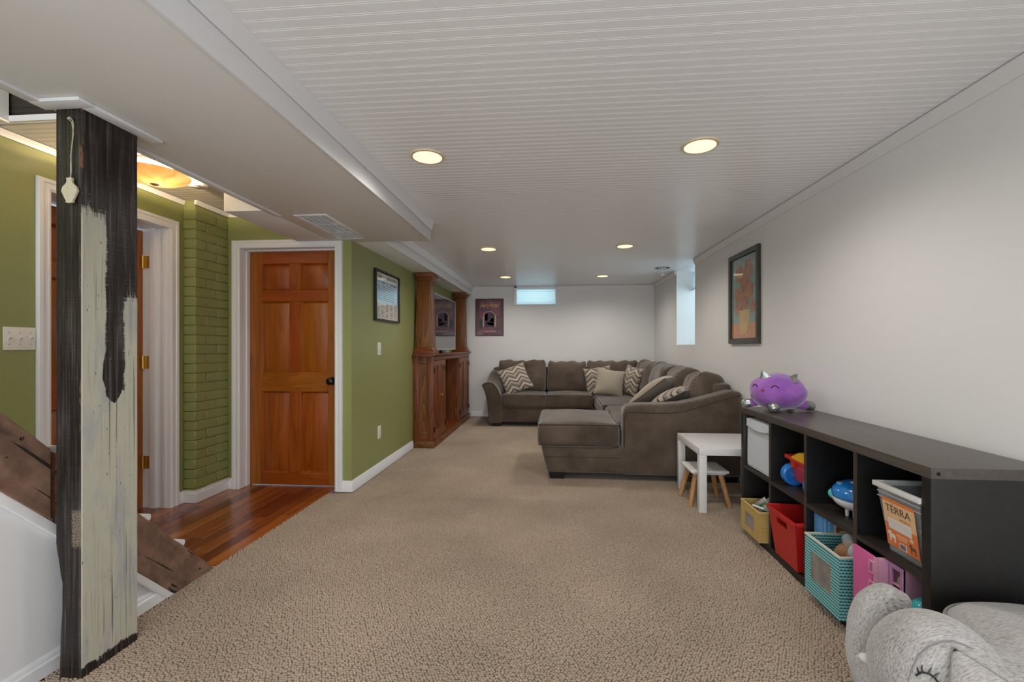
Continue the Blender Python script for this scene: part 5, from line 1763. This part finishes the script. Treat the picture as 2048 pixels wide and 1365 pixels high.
wobj('button', MB().ell((1.316, 2.008, 0.549), (0.019, 0.019, 0.008), 20, 10), plastic('toy_indigo', (0.10, 0.12, 0.36), 0.15), t)
wobj('badge', MB().ell((1.345, 1.972, 0.5615), (0.020, 0.014, 0.004), 16, 8), tw, t)
wobj('badge_bar', MB().ell((1.344, 1.972, 0.5645), (0.013, 0.008, 0.0025), 14, 8), plastic('toy_orange', (0.7, 0.16, 0.06), 0.3), t)
wobj('eye', MB().ell((1.300, 1.956, 0.489), (0.010, 0.013, 0.013), 16, 10), M['black'], t)
wobj('eye_glint', MB().ell((1.2925, 1.952, 0.494), (0.0035, 0.0045, 0.0045), 10, 8), tw, t)
wobj('cheek', MB().ell((1.318, 1.922, 0.486), (0.010, 0.016, 0.007), 14, 8), plastic('toy_maroon', (0.25, 0.015, 0.04), 0.3), t)
for (x, y, r, z1) in ((1.315, 1.978, 0.007, 0.445), (1.33, 1.935, 0.016, 0.45), (1.44, 2.03, 0.016, 0.45), (1.44, 1.935, 0.016, 0.45)):
    wobj('foot', MB().lathe([(r * 0.75, 0.4115), (r, 0.418), (r * 1.1, z1)], (x, y, 0), 'z', 14), tw, t)

# clear bin with orange label
t = thing('clear_bin', 'clear plastic bin of toy animals with an orange label', 'bin', (1.37, 1.64, 0.411))
obj('body', open_box(1.204, 1.52, 1.540, 1.735, 0.412, 0.650, 0.004, 0.030, 0.026), M['clear'], t, smooth=20)
mb = MB()
for (a, b_, c, d) in ((1.194, 1.208, 1.532, 1.744), (1.516, 1.53, 1.532, 1.744), (1.208, 1.516, 1.532, 1.544), (1.208, 1.516, 1.731, 1.744)):
    mb.box(a, b_, c, d, 0.640, 0.658)
obj('rim', mb, plastic('frosted_rim', (0.66, 0.66, 0.63), 0.3), t, bev=0.002)
for zz, e in ((0.622, 0.002), (0.604, 0.004)):
    obj('ridge', MB().box(1.202 + e, 1.206 + e, 1.541, 1.734, zz, zz + 0.003), plastic('frosted_ridge', (0.5, 0.5, 0.5), 0.3), t)
# label frame: x' across (towards -y), y' up the sloped wall
lx = Vector((0, -1, 0))
ly = Vector((-0.030, 0, 0.238)).normalized()
lz = lx.cross(ly).normalized()
LM = Matrix((lx, ly, lz)).transposed().to_4x4()
LM = Matrix.Translation(Vector((1.2265, 1.708, 0.437))) @ LM
og = plastic('label_orange', (0.72, 0.20, 0.055), 0.5)
pc = plastic('label_peach', (0.74, 0.48, 0.27), 0.5)
bn = plastic('label_brown', (0.13, 0.07, 0.03), 0.5)
wl = plastic('label_white', (0.75, 0.70, 0.66), 0.5)
LW, LH = 0.143, 0.175
obj('label', MB().box(0, LW, 0, LH, 0.0005, 0.0015).xf(LM), og, t)
obj('label_peach_panel', MB().box(0, LW, 0.085, LH - 0.013, 0.0012, 0.0019).xf(LM), pc, t)
obj('lettering', text_mesh('T\u00cbRRA', 0.037, 1.02).xf(LM @ Matrix.Translation((0.069, 0.139, 0.0022))), bn, t, smooth=0)
obj('lettering', text_mesh('WORLD', 0.0125, 1.0).xf(LM @ Matrix.Translation((0.096, 0.113, 0.0022))), plastic('label_rust', (0.55, 0.2, 0.05), 0.5), t, smooth=0)
obj('write_on_panel', MB().box(0.018, 0.120, 0.066, 0.103, 0.0018, 0.0024).xf(LM), wl, t)
obj('panel_rules', MB().box(0.021, 0.117, 0.073, 0.074, 0.0022, 0.0027).box(0.021, 0.117, 0.081, 0.082, 0.0022, 0.0027).box(0.021, 0.117, 0.089, 0.090, 0.0022, 0.0027).box(0.021, 0.117, 0.096, 0.097, 0.0022, 0.0027).xf(LM), plastic('rule_mauve', (0.45, 0.36, 0.42), 0.5), t)['kind'] = 'stuff'
obj('small_print', MB().box(0.052, 0.098, 0.052, 0.054, 0.0012, 0.002).box(0.048, 0.10, 0.047, 0.049, 0.0012, 0.002).box(0.052, 0.096, 0.042, 0.044, 0.0012, 0.002).box(0.056, 0.092, 0.037, 0.039, 0.0012, 0.002).xf(LM), pc, t)['kind'] = 'stuff'
obj('barcode_panel', MB().box(0.058, 0.090, 0.004, 0.026, 0.0014, 0.0021).xf(LM), wl, t)
bc = MB()
for i in range(9):
    bc.box(0.062 + i * 0.0028, 0.0632 + i * 0.0028, 0.007, 0.024, 0.002, 0.0026)
obj('barcode_bars', bc.xf(LM), M['black'], t)['kind'] = 'stuff'


def animal_patch(x, y, s):
    b = [(0, 0), (0.004, 0), (0.005, 0.014), (0.018, 0.014), (0.019, 0), (0.023, 0), (0.024, 0.02), (0.021, 0.027), (0.008, 0.027), (0.005, 0.036), (-0.003, 0.034), (-0.006, 0.026), (0, 0.02)]
    return MB().prism([(x + p[0] * s, y + p[1] * s) for p in b], 'z', 0.0012, 0.0021).xf(LM)


obj('pale_animal_shape', animal_patch(0.016, 0.016, 1.1), wl, t)
obj('dark_animal_shape', animal_patch(0.108, 0.010, 0.9), bn, t)
obj('pale_animal_shape', animal_patch(0.112, 0.048, 0.42), wl, t)
toyc = plastic('toy_animal_brown', (0.10, 0.055, 0.03), 0.5)
toyg = plastic('toy_animal_grey', (0.22, 0.20, 0.19), 0.5)
rr = random.Random(4)
for i in range(9):
    c = (1.27 + rr.random() * 0.20, 1.585 + rr.random() * 0.11, 0.475 + (i // 3) * 0.055 + rr.random() * 0.015)
    b = thing('toy_animal', 'small plastic toy animal among others inside the clear bin', 'toy', (c[0], c[1], c[2] - 0.02), rr.random() * 6, 'toy animals inside the clear bin')
    m_ = toyc if i % 2 else toyg
    obj('body', MB().ell((0, 0, 0.03), (0.036, 0.016, 0.018), 14, 10), m_, b, world=False)
    obj('head', MB().ell((0.040, 0, 0.048), (0.015, 0.010, 0.011), 12, 8).tube([(0.028, 0, 0.034), (0.038, 0, 0.046)], 0.008, 8), m_, b, world=False)
    for sx_ in (-0.024, 0.022):
        for sy_ in (-0.009, 0.009):
            obj('leg', MB().tube([(sx_, sy_, 0.024), (sx_ * 1.05, sy_, 0.0)], [0.006, 0.0045], 7), m_, b, world=False)

# pink doll wardrobe
t = thing('doll_wardrobe', 'pink doll wardrobe case with hinged door and handbag compartments', 'toy', (1.33, 1.72, 0.042))
hp = plastic('hot_pink', (0.70, 0.13, 0.36), 0.35)
lp = plastic('light_pink', (0.72, 0.36, 0.50), 0.4)
pu = plastic('lilac_pink', (0.46, 0.22, 0.42), 0.4)
vi = plastic('violet_lining', (0.12, 0.10, 0.30), 0.5)
obj('door', MB().box(1.172, 1.182, 1.706, 1.815, 0.043, 0.385), hp, t, bev=0.003)
obj('side_wall', MB().box(1.172, 1.215, 1.700, 1.706, 0.043, 0.382).box(1.182, 1.218, 1.690, 1.70, 0.043, 0.38), lp, t)
obj('case_back', MB().box(1.30, 1.31, 1.64, 1.80, 0.043, 0.38), vi, t)
obj('case_shell', MB().box(1.215, 1.31, 1.690, 1.70, 0.043, 0.38).box(1.215, 1.31, 1.622, 1.630, 0.043, 0.38), lp, t)
obj('compartment_frame', MB().box(1.212, 1.222, 1.675, 1.692, 0.043, 0.38).box(1.212, 1.222, 1.622, 1.636, 0.043, 0.38).box(1.212, 1.222, 1.636, 1.675, 0.362, 0.38).box(1.212, 1.222, 1.636, 1.675, 0.235, 0.253).box(1.212, 1.222, 1.636, 1.675, 0.11, 0.128).box(1.212, 1.222, 1.636, 1.675, 0.043, 0.06), pu, t, bev=0.0015, seg=1)
obj('compartment_shelf', MB().box(1.216, 1.30, 1.636, 1.675, 0.306, 0.310), lp, t)
for z in (0.345, 0.27):
    mb = MB()
    mb.box(1.166, 1.172, 1.698, 1.722, z - 0.022, z - 0.018).box(1.166, 1.172, 1.698, 1.722, z + 0.018, z + 0.022).box(1.166, 1.172, 1.698, 1.702, z - 0.018, z + 0.018).box(1.166, 1.172, 1.718, 1.722, z - 0.018, z + 0.018)
    obj('hinge', mb, lp, t, bev=0.001, seg=1)
obj('hinge_rod', MB().tube([(1.169, 1.710, 0.06), (1.169, 1.710, 0.365)], 0.003, 8), hp, t)
for (z, c, lab) in ((0.311, (0.34, 0.34, 0.25), 'tiny grey-green doll handbag on the upper wardrobe shelf'), (0.254, (0.62, 0.12, 0.03), 'tiny orange doll handbag below the grey-green one')):
    b = thing('doll_handbag', lab, 'handbag', (1.235, 1.655, z))
    mm = plastic('handbag', c, 0.45)
    obj('bag', MB().prism([(1.638, z), (1.672, z), (1.666, z + 0.024), (1.644, z + 0.024)], 'x', 1.228, 1.244), mm, b, bev=0.003)
    obj('handle', MB().tube([(1.236, 1.655 + 0.010 * math.cos(q), z + 0.022 + 0.018 * math.sin(q)) for q in [PI * i / 8 for i in range(9)]], 0.0018, 6), mm, b)
b = thing('turquoise_toy', 'round turquoise toy with a yellow spot at the near end of the shelf', 'toy', (1.262, 1.576, 0.042))
tq = plastic('turquoise', (0.03, 0.42, 0.47), 0.18, 0.6, 0, 0.5)
obj('shell', MB().lathe([(0.030, 0.043), (0.040, 0.06), (0.044, 0.10), (0.0465, 0.17), (0.0465, 0.235), (0.043, 0.265), (0.034, 0.288), (0.018, 0.303), (0.001, 0.307)], (1.250, 1.577, 0), 'z', 28), tq, b)
obj('yellow_spot', MB().ell((1.207, 1.563, 0.215), (0.006, 0.011, 0.014), 14, 10), ty, b)

# ------------------------------------------------------------------ PURPLE PLUSH CAT
cc, cr = Vector((1.355, 2.765, 0.885)), (0.155, 0.150, 0.112)
k = NT('purple_plush')
v = k.coord()
n1 = k.noise(v, 7, 4, 0.6)
k.set(Base_Color=k.ramp(n1, [(0.3, (0.20, 0.062, 0.34)), (0.55, (0.30, 0.10, 0.42)), (0.75, (0.37, 0.155, 0.47))]), Roughness=0.85, Sheen_Weight=0.8, Sheen_Roughness=0.4)
k.bump(k.noise(v, 180, 2), 0.3, 0.003)
M['plush'] = k.m
k = NT('holographic_foil')
v = k.coord()
n1 = k.noise(v, 30, 3)
k.set(Base_Color=k.ramp(n1, [(0.3, (0.34, 0.37, 0.42)), (0.47, (0.42, 0.40, 0.33)), (0.62, (0.22, 0.30, 0.32)), (0.75, (0.44, 0.36, 0.40))]), Metallic=0.8, Roughness=0.3)
k.bump(k.noise(v, 70, 3), 0.6, 0.004)
M['foil'] = k.m
ct = thing('plush_cat', 'purple plush cat with shiny paws lying on top of the black shelf', 'soft toy', (1.355, 2.765, 0.772))
mb = MB().ell(cc, cr, 48, 30, 0.008, 2.0, 9)
mb.v = [(x, y, z - 0.006 * math.exp(-((x - 1.42) / 0.012) ** 2) * (1 if z > 0.83 else 0.4)) for x, y, z in mb.v]
obj('body', mb, M['plush'], ct, smooth=80)


def on(az, el, push=1.0):
    F = Vector((-0.83, -0.56, 0))
    S = Vector((0.56, -0.83, 0))
    d = (F * math.cos(az) + S * math.sin(az)) * math.cos(el) + Vector((0, 0, math.sin(el)))
    d.normalize()
    t = 1 / math.sqrt(sum((d[i] / cr[i]) ** 2 for i in range(3)))
    return cc + d * t * push


R_ = math.radians
for a0 in (-24, 24):
    pts = [on(R_(a0 + q), R_(12 + 6 * math.cos(q / 8 * PI / 2)), 1.012) for q in range(-8, 9, 2)]
    obj('closed_eye', MB().tube(pts, 0.0028, 6), M['black'], ct)
obj('nose', MB().ell(on(0, R_(6), 1.01), (0.009, 0.009, 0.007), 12, 8), plastic('cat_nose', (0.30, 0.02, 0.03), 0.4), ct)
obj('mouth', MB().tube([on(R_(q), R_(-3.5 - 2.5 * math.sin(abs(q) / 7 * PI)), 1.012) for q in (-7, -5, -3, -1, 0, 1, 3, 5, 7)], 0.0014, 6), plastic('cat_mouth', (0.32, 0.10, 0.12), 0.5), ct)
for s_ in (-1, 1):
    for q in (0, 1, 2):
        obj('whisker', MB().tube([on(R_(s_ * (30 + 2 * q)), R_(-6 - 5 * q), 1.012), on(R_(s_ * (40 + 2 * q)), R_(-9 - 5 * q), 1.012)], 0.0013, 6), plastic('cat_whisker', (0.25, 0.14, 0.12), 0.5), ct)
for (b_, tip, wv) in (((1.272, 2.735, 0.958), (1.250, 2.735, 1.020), (0.036, 0.012)), ((1.400, 2.692, 0.982), (1.390, 2.636, 0.948), (0.032, 0.020))):
    B, T = Vector(b_), Vector(tip)
    side = (T - B).cross(Vector((0.4, 0.9, 0.2))).normalized()
    nrm = (T - B).cross(side).normalized()
    mb = MB()
    n = 10
    vs = []
    for sg in (1, -1):
        for i in range(n + 1):
            t_ = i / n
            hw = wv[0] * (1 - t_) ** 0.8
            for q in (-1, -0.5, 0, 0.5, 1):
                vs.append(B + (T - B) * t_ + side * hw * q + nrm * sg * 0.008 * (1 - q * q) * (1 - t_ * 0.7))
    fs = []
    for s2 in range(2):
        o_ = s2 * (n + 1) * 5
        for i in range(n):
            for q in range(4):
                fs.append((o_ + i * 5 + q, o_ + i * 5 + q + 1, o_ + i * 5 + q + 6, o_ + i * 5 + q + 5))
    obj('ear', mb.add(vs, fs), M['foil'], ct, smooth=80)
for (a, b_, r) in (((1.262, 2.83, 0.815), (1.195, 2.845, 0.800), 0.027), ((1.315, 2.70, 0.815), (1.268, 2.640, 0.803), 0.031), ((1.455, 2.745, 0.812), (1.535, 2.745, 0.801), 0.029), ((1.45, 2.86, 0.815), (1.50, 2.90, 0.80), 0.026)):
    A, B = Vector(a), Vector(b_)
    lg = obj('leg', MB().tube([A, A.lerp(B, 0.35), A.lerp(B, 0.75), A.lerp(B, 0.95)], [r * 0.92, r, r * 0.98, r * 0.7], 18), M['plush'], ct, smooth=80)
    d = (B - A).normalized()
    obj('paw_pad', MB().tube([A.lerp(B, 0.60) , A.lerp(B, 0.85), B + d * r * 0.35, B + d * r * 0.72, B + d * r * 0.85], [r * 1.01, r * 1.02, r * 0.86, r * 0.46, r * 0.05], 18), M['foil'], lg, smooth=80)

# ------------------------------------------------------------------ PLUSH ELEPHANT SEAT
k = NT('grey_heather')
v = k.coord()
st_ = k.noise(k.mapp(v, (70, 420, 110), (0.3, 0.2, 0.6)), 1.0, 5, 0.65)
bl = k.noise(v, 5, 3)
f = k.math('ADD', k.math('MULTIPLY', st_, 0.75), k.math('MULTIPLY', bl, 0.25))
k.set(Base_Color=k.ramp(f, [(0.36, (0.17, 0.155, 0.145)), (0.48, (0.38, 0.36, 0.345)), (0.62, (0.54, 0.52, 0.51))]), Roughness=0.9, Sheen_Weight=0.4, Specular_IOR_Level=0.2)
k.bump(k.noise(v, 260, 2), 0.25, 0.002)
M['heather'] = k.m
M['heather_seam'] = fabric('grey_seam', (0.20, 0.19, 0.185), (0.27, 0.26, 0.25), 300)
el_ = thing('elephant_seat', 'grey heather plush elephant seat in front of the shelf end', 'child seat', (1.34, 1.17, 0))
ec, rx_, ry_ = (1.338, 1.175), 0.235, 0.285


def sup(t, kx=1.0):
    c, s = math.cos(t), math.sin(t)
    e = 2 / 2.6
    return (ec[0] + kx * rx_ * math.copysign(abs(c) ** e, c), ec[1] + kx * ry_ * math.copysign(abs(s) ** e, s))


prof = [(0.90, 0.0), (0.985, 0.03), (1.01, 0.12), (1.015, 0.22), (1.0, 0.335), (0.99, 0.362), (0.94, 0.378), (0.80, 0.392), (0.55, 0.404), (0.25, 0.409), (0.01, 0.410)]
mb = MB()
n = 56
vs = [(*sup(2 * PI * q / n, kx), z) for kx, z in prof for q in range(n)]
fs = [(i * n + q, i * n + (q + 1) % n, (i + 1) * n + (q + 1) % n, (i + 1) * n + q) for i in range(len(prof) - 1) for q in range(n)]
fs += [tuple(range(n))[::-1], tuple((len(prof) - 1) * n + q for q in range(n))]
obj('seat', mb.add(vs, fs), M['heather'], el_, smooth=80)
obj('seat_piping', MB().tube([(*sup(2 * PI * q / 64, 1.0), 0.362) for q in range(65)], 0.005, 6), M['heather_seam'], el_)
hc, hr = Vector((0.975, 1.195, 0.305)), (0.135, 0.145, 0.165)
hd = obj('head', MB().ell(hc, hr, 44, 28, 0.006, 3.0, 8), M['heather'], el_, smooth=80)
obj('neck', MB().tube([(1.00, 1.175, 0.29), (1.08, 1.175, 0.28), (1.16, 1.175, 0.26)], [0.135, 0.125, 0.13], 28), M['heather'], el_, smooth=80)
tp, tr2 = curve_through([(0.95, 1.25, 0.15), (0.935, 1.32, 0.17), (0.935, 1.365, 0.235), (0.945, 1.385, 0.31), (0.957, 1.388, 0.365), (0.985, 1.383, 0.402), (1.015, 1.374, 0.402), (1.032, 1.369, 0.388)], [0.045, 0.058, 0.062, 0.058, 0.053, 0.047, 0.034, 0.003])
obj('trunk', MB().tube(tp, tr2, 28), M['heather'], el_, smooth=80)
tk = fabric('tusk_fabric', (0.60, 0.57, 0.53), (0.68, 0.66, 0.62), 200, 0.85, 0.15)
obj('tusk', MB().tube([(0.93, 1.262, 0.296), (0.895, 1.272, 0.290), (0.868, 1.282, 0.292), (0.852, 1.287, 0.295), (0.846, 1.289, 0.296)], [0.026, 0.022, 0.016, 0.010, 0.002], 16), tk, el_, smooth=80)
obj('tusk', MB().tube([(0.90, 1.10, 0.235), (0.865, 1.075, 0.225), (0.84, 1.06, 0.235), (0.828, 1.052, 0.245)], [0.025, 0.021, 0.014, 0.002], 16), tk, el_, smooth=80)


def onh(d, push=1.01):
    d = Vector(d)
    t = 1 / math.sqrt(sum((d[i] / hr[i]) ** 2 for i in range(3)))
    return hc + d * t * push


def hp_(x, y, z):
    return onh(Vector((x, y, z)) - hc, 1.012)


arc = [hp_(0.869, 1.123, 0.366), hp_(0.874, 1.120, 0.374), hp_(0.879, 1.117, 0.379), hp_(0.887, 1.109, 0.382), hp_(0.892, 1.101, 0.380), hp_(0.896, 1.093, 0.372)]
obj('closed_eye', MB().tube(arc, 0.0022, 6), M['black'], hd)
for (p, q) in ((1, (-0.004, 0.004, 0.013)), (2, (0.003, 0.006, 0.013)), (3, (0.008, 0.004, 0.011)), (4, (0.011, 0.002, 0.009))):
    b = arc[p]
    obj('eyelash', MB().tube([b, onh(b + Vector(q) * 0.6 - hc, 1.014), onh(b + Vector(q) * 1.05 + Vector((0.002, 0, 0)) - hc, 1.014)], [0.002, 0.0016, 0.0005], 6), M['black'], hd)
seam = [hp_(*q) for q in ((0.857, 1.125, 0.335), (0.859, 1.131, 0.348), (0.867, 1.132, 0.374), (0.885, 1.135, 0.407), (0.907, 1.134, 0.43), (0.93, 1.132, 0.443), (0.955, 1.128, 0.45), (0.976, 1.12, 0.446), (0.988, 1.115, 0.442))]
obj('face_seam', MB().tube(seam, 0.0016, 6), M['heather_seam'], hd)
# ear flap
A_, B_, C_ = Vector((0.944, 1.115, 0.446)), Vector((0.868, 1.035, 0.362)), Vector((0.985, 1.005, 0.432))
mb = MB()
n = 12
vs, ids = [], {}
nrm = (B_ - A_).cross(C_ - A_).normalized()
for sg in (1, -1):
    for i in range(n + 1):
        for j in range(n + 1 - i):
            u_, v_ = i / n, j / n
            w_ = 1 - u_ - v_
            ed_ = min(u_, v_, w_)
            if ed_ <= 1e-6 and (i, j, 1) in ids:
                ids[(i, j, sg)] = ids[(i, j, 1)]
                continue
            ids[(i, j, sg)] = len(vs)
            vs.append(A_ * w_ + B_ * u_ + C_ * v_ + nrm * sg * 0.05 * (max(0.0, ed_) ** 0.55) * 0.55)
fs = []
for sg in (1, -1):
    for i in range(n):
        for j in range(n - i):
            fs.append((ids[(i, j, sg)], ids[(i + 1, j, sg)], ids[(i, j + 1, sg)]))
            if j < n - i - 1:
                fs.append((ids[(i + 1, j, sg)], ids[(i + 1, j + 1, sg)], ids[(i, j + 1, sg)]))
obj('ear', mb.add(vs, fs), M['heather'], el_, smooth=80)
obj('ear_seam', MB().tube([B_, A_, C_], 0.0022, 6), M['heather_seam'], el_)
for (x, y) in ((1.19, 0.98), (1.19, 1.37), (1.49, 0.98), (1.49, 1.37)):
    pass
